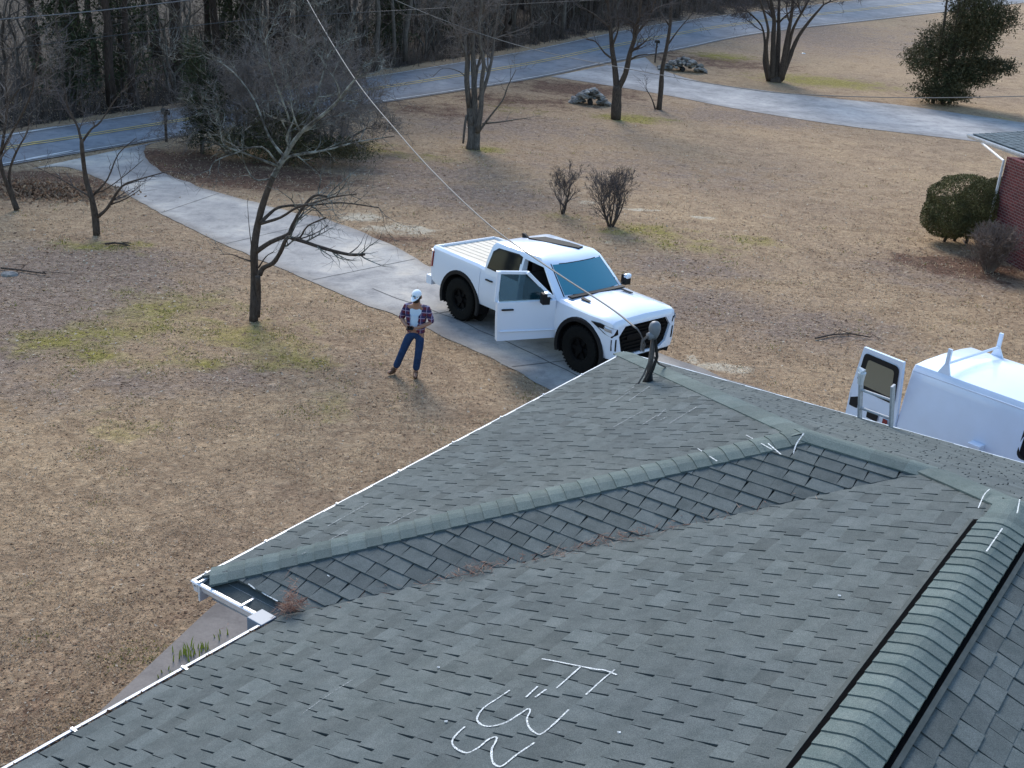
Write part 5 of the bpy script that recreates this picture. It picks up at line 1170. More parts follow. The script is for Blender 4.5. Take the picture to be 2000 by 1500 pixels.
for ti, (px_, py_, dyy, sc_t, lab_) in enumerate(((540, 318, .8, 1.0, 'spreading grey leafless tree rising from the evergreen thicket by the road'), (450, 305, .4, .82, 'fuzzy grey leafless tree just right of the cedar by the road'), (640, 292, .3, .70, 'lower grey leafless tree at the right end of the evergreen thicket'))):
    bt = at(px_, py_); bt.y += dyy; t = Tree('bare_tree', lab_, (bt.x, bt.y, hz(bt.x, bt.y)), M['bark_grey'], M['twig_pale'], seed=15 + ti); t.minr = .0065
    for k, (dx, dy_, L) in enumerate(((-.9, .1, 3.4), (-.4, -.3, 3.8), (.15, .2, 4.0), (.7, -.1, 3.8), (1.1, .2, 3.2), (-1.3, .2, 2.6), (.3, .5, 3.6), (-.1, -.5, 3.4))):
        t.grow((dx * .15, dy_ * .15, 0), (dx, dy_, 1.0), L * .70 * sc_t, .07, 4 if k in (0, 2, 3, 4) else 3, up=.03, wig=.20, kids=(2, 4) if k % 2 else (2, 3), ang=(25, 62), ratio=.66)
    t.done()
# ---- woods beyond the road
def mk_pine(seed, hgt, r0, crown_m, crown_lo):
    t = Tree('pine_tree', 'dark straight trunk of a tall pine in the woods beyond the road', (0, 0, 0), M['bark_pine'], M['twig'], 'trees of the woods beyond the road', seed=seed); rr = t.r
    n = 8; pts = [Vector((rr.gauss(0, .05) * i, rr.gauss(0, .05) * i, hgt * i / n)) for i in range(n + 1)]; t.t.tube(pts, [r0 * (1 - .75 * i / n) + (.05 if i == 0 else 0) for i in range(n + 1)], 8)
    for k in range(16):
        z = rr.uniform(1.5, crown_lo); a = rr.uniform(0, 6.28); t.grow((0, 0, z), (math.cos(a), math.sin(a), .15), rr.uniform(.5, 1.6), .022, 1, up=.0, wig=.2, kids=(1, 2))
    bl = []
    for k in range(9):
        z = crown_lo + (hgt - crown_lo) * k / 8; a = rr.uniform(0, 6.28); q = 2.0 * (1 - .6 * k / 8); bl.append(((math.cos(a) * q * .6, math.sin(a) * q * .6, z), (q, q, .9), 1))
    t.done(); foliage('crown', bl, 1500, .30, crown_m, t.root, seed, shell=.2); return t.root
def mk_bare(seed, hgt, r0, bark, twig, label, name='bare_woodland_tree', n0=1):
    t = Tree(name, label, (0, 0, 0), bark, twig, 'trees of the woods beyond the road', seed=seed); rr = t.r
    for q in range(n0):
        a = 6.28 * q / n0; n = 9; sp = .0 if n0 == 1 else .10; pts = [Vector((math.cos(a) * (.2 * (n0 > 1) + sp * hgt * i / n) + rr.gauss(0, .09) * i ** .7, math.sin(a) * (.2 * (n0 > 1) + sp * hgt * i / n) + rr.gauss(0, .09) * i ** .7, hgt * i / n)) for i in range(n + 1)]
        rad = [r0 * (1 - .85 * i / n) for i in range(n + 1)]; t.t.tube(pts, rad, 7); t.kids(pts, rad, 1.9, 2, .10, .17, (1, 3), (30, 65), start=2)
    return t.done()
def dup(root, loc, rz, sc_=1.0, label=None):
    r = root.copy(); col.objects.link(r); r.location = loc; r.rotation_euler = (0, 0, rz); r.scale = (sc_, sc_, sc_)
    if label: r['label'] = label
    for ch in list(root.children):
        c = ch.copy(); col.objects.link(c); c.parent = r
    return r
protos = [mk_pine(60, 16, .24, M['needle'], 8), mk_pine(61, 14, .19, M['needle'], 7), mk_bare(62, 12, .14, M['bark_grey'], M['twig'], 'thin grey leafless tree in the woods beyond the road'),
          mk_bare(63, 9, .10, M['bark'], M['twig'], 'slender dark leafless tree in the woods beyond the road'), mk_bare(64, 6, .06, M['bark_grey'], M['twig_pale'], 'low pale leafless understorey tree in the woods beyond the road', n0=3)]

used = [False] * 5; placed = []
rw_ = random.Random(99)
def far_y(x): return float(np.interp(x, rx[o_], ry[o_]))
tries = 0
while len(placed) < 230 and tries < 9000:
    tries += 1; x = rw_.uniform(-46, 34); yf = far_y(x) if x > rx.min() else 38; depth = rw_.uniform(0, 1) ** 1.5 * 42; y = yf + 3.4 + depth
    if x > 12: y += (x - 12) * .5
    if x > 8 and rw_.random() < .35: continue
    md = 1.25 + depth * .03
    if any((x - a) ** 2 + (y - b) ** 2 < md * md for a, b in placed): continue
    # keep to what the picture could show
    v = Vector((x, y, hz(x, y) + 2)) - CAM
    if v.dot(CF) <= 0: continue
    px = 1000 + F_PX * v.dot(CR) / v.dot(CF)
    if px < -250 or px > 2200: continue
    placed.append((x, y)); k = rw_.choices(range(5), (3.0, 2.4, 2.2, 3, 5.0))[0]
    if depth < 3: k = rw_.choices(range(5), (2, 2, 2, 3, 3))[0]
    loc = (x, y, hz(x, y) - .05); rz = rw_.uniform(0, 6.28)
    if not used[k]: used[k] = True; protos[k].location = loc; protos[k].rotation_euler = (0, 0, rz)
    else: dup(protos[k], loc, rz, rw_.uniform(.8, 1.25))
# darker evergreens of the wood edge
for i, (px, py, s_, lab) in enumerate([(200, 205, 1.5, 'dark evergreen mass left of the tall pine trunks at the wood edge'), (95, 225, 1.2, 'dark evergreen at the far left of the wood edge'), (745, 120, 1.2, 'dark evergreen at the wood edge above the middle of the road'), (610, 130, 1.2, 'evergreen in the woods right behind the spreading grey tree'), (430, 150, 1.3, 'evergreen in the woods left behind the spreading grey tree'), (860, 80, 1.2, 'dark evergreen in the woods behind the many-trunked tree'), (1120, 40, 1.4, 'dark evergreen in the woods near the top centre right')]):
    b = at(px, py); b.y += 2.5; b.z = hz(b.x, b.y)
    evergreen('woodland_evergreen', lab, b, [((0, 0, 1.0 * s_), (1.3 * s_, 1.1 * s_, 1.0 * s_), 2), ((.4 * s_, 0, 2.4 * s_), (1.0 * s_, .9 * s_, 1.0 * s_), 1.6), ((-.5 * s_, .2, 3.2 * s_), (.9 * s_, .9 * s_, 1.1 * s_), 1.4), ((.1, 0, 4.6 * s_), (.7 * s_, .7 * s_, 1.2 * s_), 1)], 5200, .10, M['needle'], 70 + i, 'tree', shell=.15, flat=.3, lump=.4)
# undergrowth: uncountable stems and brush on the wood floor
ub = MB(); ru = random.Random(5)
cnt = 0
while cnt < 8800:
    x = ru.uniform(-44, 32); yf = far_y(x) if x > rx.min() else 38; dpt = ru.uniform(0, 1) ** 1.4 * 38; y = yf + 1.5 + dpt + ru.random() * 1.0
    if x > 12: y += (x - 12) * .35
    if noise.noise(Vector((x * .25, y * .25, 0))) < -.12 and dpt > 2: continue
    cnt += 1; z = hz(x, y); hh_ = ru.uniform(.5, 2.6) * (.6 if dpt < 2 else 1); dx, dy_ = ru.gauss(0, .22), ru.gauss(0, .22)
    p0 = Vector((x, y, z)); p1 = p0 + Vector((dx * hh_ * .5, dy_ * hh_ * .5, hh_ * .55)); p2 = p0 + Vector((dx * hh_ * 1.2, dy_ * hh_ * 1.2, hh_))
    ub.tube([p0, p1, p2], [.018, .012, .005], 3, ru.uniform(-1, 1), cap=False)
    for q in range(5):
        t_ = ru.uniform(.25, .95); s0 = p0.lerp(p2, t_); e = s0 + Vector((ru.gauss(0, .3), ru.gauss(0, .3), ru.uniform(.05, .45))) * hh_ * .5; ub.tube([s0, e], [.009, .003], 3, ru.uniform(-1, 1), cap=False)
M['brush'] = noisy('brush_stems', (0.046, 0.037, 0.034), (0.115, 0.093, 0.084), 1.2, .95, 0, shade=.5)
tag(ub.build('undergrowth', M['brush']), 'grey brown leafless brush covering the wood floor beyond the road', 'undergrowth', kind='stuff')

# ================================================================== small things
def mailbox(px, py, label, hgt=1.05, yaw=.6):
    b = at(px, py); r = empty('mailbox', b, yaw); tag(r, label, 'mailbox')
    p = MB(); p.box((0, 0, hgt / 2), (.09, .09, hgt)); p.box((0, -.08, hgt * .82), (.07, .3, .06)); p.build('post', M['bark'], r, bevel=.006)
    x = MB(); n = 10; pr = [(.10 * math.cos(math.pi * i / n), hgt + .10 + .10 * math.sin(math.pi * i / n)) for i in range(n + 1)]
    x.prism([(a, -.30, c) for a, c in pr] + [(-.10, -.30, hgt), (.10, -.30, hgt)], (0, .52, 0)); x.build('box', M['black_plastic'], r, fix=True)
    f = MB(); f.box((.11, .0, hgt + .14), (.01, .03, .14)); f.build('flag', M['redlens'], r); return r
mailbox(325, 277, 'black mailbox on a post at the roadside by the driveway entrance', 1.05)
mailbox(1279, 122, 'small dark mailbox on a post at the mouth of the neighbour driveway', 1.25, .2)
M['rock'] = noisy('grey_stone', (0.09, 0.088, 0.088), (0.30, 0.285, 0.27), 3, .95, .6, .05, shade=.45)
def rocks(px, py, n, sx, sy, hh_, label, seed, arch=False):
    b = at(px, py); r = empty('stone_pile', b); tag(r, label, 'stone pile'); rr = random.Random(seed); mb = MB()
    for k in range(n):
        a = rr.uniform(-1, 1); x = a * sx; z = max(0, hh_ * (1 - abs(a) ** 1.6)) * rr.uniform(.1, 1); y = rr.uniform(-1, 1) * sy
        if arch and abs(x) < .35 and z < .28: continue
        s_ = rr.uniform(.09, .20); P = []
        bmm = bmesh.new(); bmesh.ops.create_icosphere(bmm, subdivisions=1, radius=1)
        sc3 = Vector((rr.uniform(1, 1.9), rr.uniform(.8, 1.4), rr.uniform(.5, .8))) * s_; rot = Matrix.Rotation(rr.uniform(0, 6), 3, 'Z') @ Matrix.Rotation(rr.gauss(0, .3), 3, 'X')
        vs = [Vector((x, y, z + s_ * .3)) + rot @ Vector([v.co[i] * sc3[i] * rr.uniform(.75, 1.2) for i in range(3)]) for v in bmm.verts]; mb.add(vs, [[v.index for v in f.verts] for f in bmm.faces], rr.uniform(-1, 1)); bmm.free()
    mb.build('stones', M['rock'], r)
    mb2 = MB(); mb2.tube([(0, -sy - .05, .13), (0, sy, .13)], .14, 12); mb2.build('drain_pipe', M['black_plastic'], r)
rocks(1152, 203, 150, .95, .35, .75, 'pile of pale grey stones around a drain pipe left of the forked tree', 5, True)
rocks(1332, 138, 130, 1.5, .5, .75, 'darker stone pile across the neighbour driveway beside the slim tree', 6, True)
# dry leaves: curled leaf faces
def leaf_faces(P, size, r, lift=.012, curl=.5, nrm=None):
    k = len(P); an = r.random(k) * 6.283; s_ = size * r.uniform(.55, 1.35, k); tx = r.normal(size=k) * curl; ty = r.normal(size=k) * curl
    u = np.stack([np.cos(an), np.sin(an), tx], 1) * s_[:, None]; v = np.stack([-np.sin(an), np.cos(an), ty], 1) * (s_ * .62)[:, None]
    Pz = P + np.array([0, 0, 1]) * (lift * r.uniform(.5, 2.2, k))[:, None] 
    return np.stack([Pz - u, Pz + v, Pz + u, Pz - v], 1).reshape(-1, 3), np.arange(k * 4).reshape(-1, 4)
def ramp_mat(name, stops, rough=.9):
    m = mat(name, stops[0][1], rough, spec=.2); s = attr(m, 'shade'); mr = N(m, 'ShaderNodeMapRange'); mr.inputs[1].default_value = -1; mr.inputs[2].default_value = 1; LK(m, s, mr.inputs[0])
    cc_ = ramp(m, mr.outputs[0], stops); LK(m, cc_, bsdf(m).inputs['Base Color'])
    tr = N(m, 'ShaderNodeBsdfTranslucent'); LK(m, cc_, tr.inputs[0]); mx = N(m, 'ShaderNodeMixShader'); mx.inputs[0].default_value = .42
    LK(m, bsdf(m).outputs[0], mx.inputs[1]); LK(m, tr.outputs[0], mx.inputs[2]); LK(m, mx.outputs[0], m.node_tree.nodes['Material Output'].inputs[0]); return m
M['leaf'] = ramp_mat('dry_leaves', [(0, (0.14, 0.085, 0.058)), (.3, (0.25, 0.165, 0.112)), (.55, (0.32, 0.225, 0.155)), (.8, (0.44, 0.34, 0.24)), (1, (0.62, 0.54, 0.43))])
M['straw'] = ramp_mat('dry_grass_blades', [(0, (0.17, 0.12, 0.08)), (.35, (0.30, 0.22, 0.15)), (.7, (0.44, 0.34, 0.24)), (1, (0.60, 0.50, 0.37))])
M['mossy'] = ramp_mat('green_blades', [(0, (0.06, 0.065, 0.015)), (.5, (0.14, 0.15, 0.035)), (1, (0.26, 0.25, 0.07))])
def inpoly(x, y, poly):
    c = np.zeros(len(x), bool); n = len(poly)
    for i in range(n):
        x0, y0 = poly[i]; x1, y1 = poly[(i + 1) % n]
        m_ = ((y0 > y) != (y1 > y)) & (x < (x1 - x0) * (y - y0) / ((y1 - y0) if y1 != y0 else 1e-9) + x0); c ^= m_
    return c
solid = [[(p.x, p.y) for p in DNs] + [(p.x, p.y) for p in DFs[::-1]], [(p.x, p.y) for p in RN] + [(p.x, p.y) for p in RF[::-1]],
         [(p.x, p.y) for p in smooth_line(EN, 40)] + [(p.x, p.y) for p in smooth_line(EF, 40)[::-1]], [(p.x, p.y) for p in WL] + [(p.x, p.y) for p in WR[::-1]], [(p.x, p.y) for p in (cA, cI, cL, cR, cK, cB)]]
def lawn_points(n, r, ymax=75, edge=True, pw=2.0):
    """ground points, denser near the house, kept off the paving"""
    out = []
    while sum(map(len, out)) < n:
        q = r.random(n); lo, hi = 6.5, ymax; d = (lo ** (1 - pw) + q * (hi ** (1 - pw) - lo ** (1 - pw))) ** (1 / (1 - pw)) if pw != 1 else lo * (hi / lo) ** q
        t = r.uniform(-.66, .60, n); x = d * t; y = d.copy(); ok = (x > -24) & (x < 40)
        for i, S in enumerate(solid):
            ins_ = inpoly(x, y, S)
            if i in (0, 3) and edge: ins_ &= r.random(n) > .008
            ok &= ~ins_
        out.append(np.stack([x[ok], y[ok]], 1))
    P = np.concatenate(out)[:n]; return np.concatenate([P, h(P[:, 0], P[:, 1])[:, None]], 1)
r_ = np.random.default_rng(12)
def fieldv(F, P):
    ix = np.clip(np.searchsorted(gx, P[:, 0]), 0, len(gx) - 1); iy = np.clip(np.searchsorted(gy, P[:, 1]), 0, len(gy) - 1); return F[iy, ix]
P = lawn_points(90000, r_, 60, pw=1.6); dens = .16 + .55 * np.clip(fieldv(litter, P) + fieldv(rust, P) * 1.4, 0, 1); P = P[r_.random(len(P)) < dens]
V_, Fq = leaf_faces(P, .026, r_, .004, .28); V_ = V_.reshape(-1, 4, 3); ds_ = np.clip(P[:, 1] / 16, .85, 1.9)[:, None, None]; V_ = ((V_ - P[:, None]) * ds_ + P[:, None]).reshape(-1, 3)
sh_ = np.clip(r_.normal(size=len(P)) * .45 + .22 - .7 * fieldv(rust, P), -1, 1); tag(fast_mesh('fallen_leaves', V_, 4, Fq, M['leaf'], sh_), 'dry brown leaves scattered over the winter lawn', 'leaves', kind='stuff')
P = lawn_points(230000, r_, 60, pw=1.5); nz = np.array([noise.noise(Vector((a * 1.3, b * 1.3, 0))) for a, b in P[:, :2]]); keep = r_.random(len(P)) < np.clip(.55 + nz * 1.3 - .5 * fieldv(litter, P), .1, 1); P = P[keep]; nz = nz[keep]
k = len(P); an = r_.random(k) * 6.283; hh2 = r_.uniform(.018, .05, k) * np.clip(P[:, 1] / 18, .8, 1.6); wd_ = r_.uniform(.004, .009, k) * np.clip(P[:, 1] / 14, 1, 2.2); ln = r_.uniform(.2, 1.5, k); a2 = r_.random(k) * 6.283
side_ = np.stack([np.cos(an), np.sin(an), 0 * an], 1) * wd_[:, None]; tip = np.stack([np.cos(a2) * ln * hh2, np.sin(a2) * ln * hh2, hh2], 1)
V_ = np.stack([P - side_, P + side_, P + tip], 1).reshape(-1, 3); gm = fieldv(moss, P); sh_ = np.clip(r_.normal(size=k) * .42 + .12 + nz * .5, -1, 1)
gsel = r_.random(k) < np.clip(gm * 1.2 - .35 + nz, 0, .9)
tri = lambda sel: (V_.reshape(-1, 3, 3)[sel].reshape(-1, 3), np.arange(sel.sum() * 3).reshape(-1, 3))
a_, b_f = tri(~gsel); tag(fast_mesh('dry_grass', a_, 3, b_f, M['straw'], sh_[~gsel]), 'short straw coloured dormant grass covering the yard', 'grass', kind='stuff')
a_, b_f = tri(gsel); tag(fast_mesh('green_grass', a_, 3, b_f, M['mossy'], sh_[gsel]), 'low mossy green growth in patches on the lawn', 'moss', kind='stuff')
# leaf litter mound under the left trees
def mound(px, py, n, sx, sy, hh_, label, seed, size=.045, mt=None, z0=None, name='leaf_pile', up=None, P3=None):
    r = np.random.default_rng(seed); b = P3 if P3 is not None else at(px, py); q = r.normal(size=(n, 2)) * .5; g = np.exp(-(q ** 2).sum(1) * 1.2)
    P = np.stack([b.x + q[:, 0] * sx, b.y + q[:, 1] * sy, 0 * g], 1); base = h(P[:, 0], P[:, 1]) if P3 is None else (b.z - (up.x * (P[:, 0] - b.x) + up.y * (P[:, 1] - b.y)) / up.z)
    P[:, 2] = base + g * hh_ * r.random(n); V2, F2 = leaf_faces(P, size, r, .01, .8); o = fast_mesh(name, V2, 4, F2, mt or M['leaf'], np.clip(r.normal(size=n) * .4 - .35, -1, 1)); tag(o, label, 'leaf pile', kind='stuff'); return o
mound(62, 374, 4600, 2.2, 1.1, .30, 'long heap of rusty brown leaves behind the left trees', 3, .05)
M['pinestraw'] = ramp_mat('pine_straw', [(0, (0.17, 0.085, 0.07)), (.5, (0.34, 0.20, 0.155)), (1, (0.50, 0.38, 0.30))])
vd_ = (pV - pI)
def on_valley(t): return pI + vd_ * t
def straw_heap(t, n, sp, hh_, label, seed, ln_=.05):
    r = np.random.default_rng(seed); c = np.array(on_valley(t)); vdn = np.array(vd_.normalized()); P = c + r.normal(size=(n, 1)) * sp * vdn + r.normal(size=(n, 3)) * np.array([.03, .03, 0]) * (1 + sp)
    P[:, 2] = c[2] + (P - c) @ np.array([vd_.x, vd_.y, 0]) / (vd_.x ** 2 + vd_.y ** 2) * vd_.z + .03 + np.abs(r.normal(size=n)) * hh_ * np.exp(-((P - c) ** 2).sum(1) / (sp * sp + .01))
    an = r.random(n) * 6.283; u = np.stack([np.cos(an), np.sin(an), r.normal(size=n) * .5], 1) * (ln_ * r.uniform(.4, 1.2, n))[:, None]; v = np.cross(u, r.normal(size=(n, 3))); v /= np.linalg.norm(v, axis=1, keepdims=True); v *= .0028 if ln_ < .06 else .004
    tag(fast_mesh('pine_straw', np.stack([P - u, P + v, P + u, P - v], 1).reshape(-1, 3), 4, np.arange(n * 4).reshape(-1, 4), M['pinestraw'], np.clip(r.normal(size=n) * .5, -1, 1)), label, 'leaf litter', kind='stuff')
straw_heap(.035, 330, .05, .12, 'tall clump of reddish leaves and pine straw at the foot of the roof valley', 1, .045)
straw_heap(.30, 70, .12, .03, 'small drift of reddish pine straw in the lower roof valley', 2)
straw_heap(.50, 60, .16, .02, 'thin pale pine straw drift halfway along the roof valley', 3)
straw_heap(.42, 190, .9, .008, 'loose pine straw needles strewn along the roof valley', 4)
# leaf debris lying in the long gutter
r2 = np.random.default_rng(8); n = 2600; t_ = r2.random(n); t_ = t_ * .75; P = np.array(pI) + np.outer(t_ * 3.6, np.array(dIL)) - np.outer(r2.uniform(.02, .11, n), np.array(outM)); P[:, 2] += -.06 + .05 * r2.random(n) * (noise.noise(Vector((1, 2, 3))) + 1)
V2, F2 = leaf_faces(P, .016, r2, .006, .8); tag(fast_mesh('gutter_litter', V2, 4, F2, M['leaf'], np.clip(r2.normal(size=n) * .4 - .5, -1, 1)), 'dark leaf litter filling the long front gutter', 'leaf litter', kind='stuff')
# green shoots beside the path
M['shoot'] = noisy('daffodil_leaves', (0.20, 0.27, 0.03), (0.34, 0.40, 0.07), 8, .7, 0)
for i, (px, py, nb3, hh3, lab) in enumerate(((368, 1290, 20, .15, 'tallest tuft of green shoots between the path and the gutter'), (440, 1258, 7, .09, 'small tuft of green shoots nearest the gutter corner'), (395, 1276, 11, .11, 'middle tuft of green shoots beside the path'), (335, 1325, 6, .08, 'lowest sparse tuft of green shoots beside the path'))):
    b = at(px, py); mb = MB(); rr = random.Random(i + 50)
    for k in range(nb3):
        x, y = rr.gauss(0, .07), rr.gauss(0, .07); l = hh3 * rr.uniform(.6, 1.2); a = rr.uniform(0, 6.28); w2 = .008; dx, dy_ = math.cos(a) * .25 * l, math.sin(a) * .25 * l
        mb.add([(x - w2, y, 0), (x + w2, y, 0), (x + w2 * .8 + dx * .4, y + dy_ * .4, l * .6), (x - w2 * .8 + dx * .4, y + dy_ * .4, l * .6), (x + dx, y + dy_, l)], [(0, 1, 2, 3), (3, 2, 4)])
    o = mb.build('green_shoots', M['shoot']); o.location = (b.x, b.y, .05); tag(o, lab, 'plant')
# fallen sticks
def stick(pix, r, label, seed):
    b = at(*pix[0]); mb = MB(); rr = random.Random(seed); pts = [at(*p) + Zm * (r + .02) - b for p in pix]; mb.tube(pts, [r * (1 - .5 * i / len(pts)) for i in range(len(pts))], 6)
    for p in pts[1:]: mb.tube([p, p + Vector((rr.gauss(0, .2), rr.gauss(0, .2), .06)), p + Vector((rr.gauss(0, .35), rr.gauss(0, .3), .03))], [r * .5, r * .4, r * .2], 5)
    o = mb.build('fallen_branch', M['bark']); o.location = b; tag(o, label, 'branch')
stick([(1592, 664), (1625, 657), (1660, 655), (1700, 662)], .022, 'thin dark fallen branch on the lawn left of the van door', 1)
stick([(205, 480), (225, 478), (250, 482)], .03, 'short fallen branch below the small left tree', 2)
stick([(2, 527), (40, 531), (90, 538)], .025, 'fallen branch at the left edge of the lawn', 3)
# broken stones on the left lawn
for i, (px, py, s_, lab) in enumerate(((18, 537, .16, 'pale stone beside the fallen branch at the left edge'), (1569, 105, .12, 'small white stone on the far lawn right of the fan of trunks'))):
    b = at(px, py); bmm = bmesh.new(); bmesh.ops.create_icosphere(bmm, subdivisions=2, radius=1); rr = random.Random(i)
    for v in bmm.verts: v.co = Vector((v.co.x * s_ * 1.3, v.co.y * s_, v.co.z * s_ * .6)) * rr.uniform(.85, 1.12)
    me = bpy.data.meshes.new('stone'); bmm.to_mesh(me); bmm.free(); me.materials.append(M['trim_white'] if i else M['rock']); o = bpy.data.objects.new('stone', me); col.objects.link(o); o.location = b; tag(o, lab, 'stone')
# small pale nail-cover spots and a lost scrap on the shingles belong to the roof
sp = MB()
for px, py, nn_, p_ in ((1210, 1435, nM, pI), (857, 1307, nM, pI), (872, 1413, nM, pI), (1640, 1167, nM, pI)):
    q = plane_hit(px, py, p_, nn_) + nn_ * .014; sp = MB(); sp.box(q, (.018, .014, .004)); hbuild(sp, 'pale_scrap', M['chalk'])

# ================================================================== the man
def skin(name, V, Ed, Rd, m, parent, sub=2, root=0, keep=None):
    me = bpy.data.meshes.new(name); me.from_pydata([tuple(v) for v in V], Ed, []); o = bpy.data.objects.new(name, me); col.objects.link(o)
    bm = bmesh.new(); bm.from_mesh(me); L = bm.verts.layers.skin.verify(); bm.verts.ensure_lookup_table()
    for v, r in zip(bm.verts, Rd): v[L].radius = r if hasattr(r, '__len__') else (r, r)
    bm.verts[root][L].use_root = True; bm.to_mesh(me); bm.free()
    o.modifiers.new('k', 'SKIN').use_smooth_shade = True; md = o.modifiers.new('s', 'SUBSURF'); md.levels = md.render_levels = sub
    bpy.context.view_layer.update(); dg = bpy.context.evaluated_depsgraph_get(); m2 = bpy.data.meshes.new_from_object(o.evaluated_get(dg), depsgraph=dg); o.modifiers.clear(); o.data = m2
    if keep:
        bm = bmesh.new(); bm.from_mesh(m2); bmesh.ops.delete(bm, geom=[f for f in bm.faces if not keep(f.calc_center_median())], context='FACES'); bm.to_mesh(m2); bm.free()
    m2.materials.clear(); m2.materials.append(m); m2.polygons.foreach_set('use_smooth', [True] * len(m2.polygons)); o.parent = parent; return o
M['skin'] = mat('skin', (0.30, 0.155, 0.10), .6); M['hair'] = mat('dark_beard', (0.018, 0.012, 0.009), .9)
M['denim'] = noisy('dark_denim', (0.009, 0.028, 0.080), (0.018, 0.048, 0.125), 12, .9, .3, .01); M['tee'] = noisy('pale_tee', (0.46, 0.60, 0.74), (0.52, 0.66, 0.80), 6, .9, .2, .01)
M['boot'] = noisy('brown_boot', (0.06, 0.03, 0.018), (0.13, 0.07, 0.04), 20, .8, .2); M['capw'] = mat('cap_white', (0.72, 0.78, 0.84), .8)
def plaid():
    m = mat('plaid', (0.1, .02, .04), .9); v = coords(m); sx = N(m, 'ShaderNodeSeparateXYZ'); LK(m, v, sx.inputs[0])
    def band(o, f, w_): a = math_n(m, 'FRACT', math_n(m, 'MULTIPLY', o, f)); return math_n(m, 'LESS_THAN', a, w_)
    c = mixc(m, band(sx.outputs[2], 9, .5), (0.11, .014, .03), (0.022, .018, .07)); c = mixc(m, math_n(m, 'MULTIPLY', band(sx.outputs[0], 10, .45), .6), c, (0.03, .025, .10))
    c = mixc(m, math_n(m, 'MULTIPLY', band(sx.outputs[2], 9, .12), .8), c, (0.36, .30, .42)); c = mixc(m, math_n(m, 'MULTIPLY', band(sx.outputs[0], 10, .12), .75), c, (0.36, .30, .42)); LK(m, c, bsdf(m).inputs['Base Color']); return m
M['plaid'] = plaid()
man = empty('person', (-1.88, 19.39, .0), R_(-8)); tag(man, 'man in white cap, open plaid shirt and blue jeans standing beside the driveway', 'person')
J = dict(pel=(0, 0, .94), sp=(0, .01, 1.12), ch=(0, .01, 1.34), nk=(0, -.01, 1.49), hd=(0, -.05, 1.585), ht=(0, -.055, 1.70), hl=(-.10, 0, .88), kl=(-.24, -.03, .49), al=(-.385, .03, .10), tl=(-.50, -.09, .045), hr=(.10, 0, .88), kr=(.075, -.04, .49), ar=(.02, .03, .10), tr=(.06, -.15, .045),
         sl=(-.185, .01, 1.41), el=(-.285, .01, 1.14), wl=(-.115, -.215, 1.085), sr=(.185, .01, 1.41), er=(.295, -.02, 1.15), wr=(.055, -.235, 1.075), ml=(-.085, -.285, 1.085), mr=(.015, -.275, 1.08), fa=(-.415, .06, .06), fb=(.015, .07, .06))
def build_skin(name, names, edges, radii, m, sub=2, keep=None):
    ix = {n: i for i, n in enumerate(names)}; return skin(name, [J[n] if isinstance(n, str) else n for n in names], [(ix[a], ix[b]) for a, b in edges], radii, m, man, sub, 0, keep)
fing = []; fe = []; fr_ = []
for hn, sgn in (('ml', 1), ('mr', -1)):
    b = Vector(J[hn])
    for q in range(4):
        a0 = b + Vector((sgn * .012, -.012 - .004 * q, .028 - q * .017)); l = (.030, .034, .032, .024)[q]; a1 = a0 + Vector((sgn * .018, -l * .8, -.004)); a2 = a1 + Vector((sgn * .026, -.004, -.008)); nm = [f'{hn}{q}a', f'{hn}{q}b', f'{hn}{q}c']
        for n_, p_ in zip(nm, (a0, a1, a2)): J[n_] = tuple(p_)
        fing += nm; fe += [(hn, nm[0]), (nm[0], nm[1]), (nm[1], nm[2])]; fr_ += [.0095, .009, .0075]
    for n_, p_ in ((hn + 'ta', b + Vector((sgn * .01, .010, .030))), (hn + 'tb', b + Vector((sgn * .035, -.008, .048)))): J[n_] = tuple(p_)
    fing += [hn + 'ta', hn + 'tb']; fe += [(hn, hn + 'ta'), (hn + 'ta', hn + 'tb')]; fr_ += [.012, .009]
J['wl2'] = (-.17, -.15, 1.10); J['wr2'] = (.14, -.165, 1.095)
base_n = ['pel', 'sp', 'ch', 'nk', 'hd', 'ht', 'hl', 'kl', 'al', 'tl', 'hr', 'kr', 'ar', 'tr', 'sl', 'el', 'wl2', 'wl', 'ml', 'sr', 'er', 'wr2', 'wr', 'mr']
base_e = [('pel', 'sp'), ('sp', 'ch'), ('ch', 'nk'), ('nk', 'hd'), ('hd', 'ht'), ('pel', 'hl'), ('hl', 'kl'), ('kl', 'al'), ('al', 'tl'), ('pel', 'hr'), ('hr', 'kr'), ('kr', 'ar'), ('ar', 'tr'), ('ch', 'sl'), ('sl', 'el'), ('el', 'wl2'), ('wl2', 'wl'), ('wl', 'ml'), ('ch', 'sr'), ('sr', 'er'), ('er', 'wr2'), ('wr2', 'wr'), ('wr', 'mr')]
base_r = [(.13, .10), (.12, .09), (.14, .10), .055, (.080, .092), (.075, .088), .085, .058, .042, .035, .085, .058, .042, .035, .06, .043, .038, .028, (.034, .022), .06, .043, .038, .028, (.034, .022)]
build_skin('body', base_n + fing, base_e + fe, base_r + fr_, M['skin'])
J.update(j0=(0, 0, .99), j1=(0, 0, .90), al2=(-.38, .028, .13), ar2=(.022, .028, .13))
build_skin('jeans', ['j1', 'j0', 'hl', 'kl', 'al2', 'hr', 'kr', 'ar2'], [('j1', 'j0'), ('j1', 'hl'), ('hl', 'kl'), ('kl', 'al2'), ('j1', 'hr'), ('hr', 'kr'), ('kr', 'ar2')], [(.155, .115), (.15, .112), .098, .075, .072, .098, .075, .072], M['denim'])
J.update(t0=(0, -.005, .98), t1=(0, -.008, 1.14), t2=(0, -.006, 1.34), t3=(0, -.006, 1.455), tsl=(-.15, .0, 1.40), tsr=(.15, 0, 1.40))
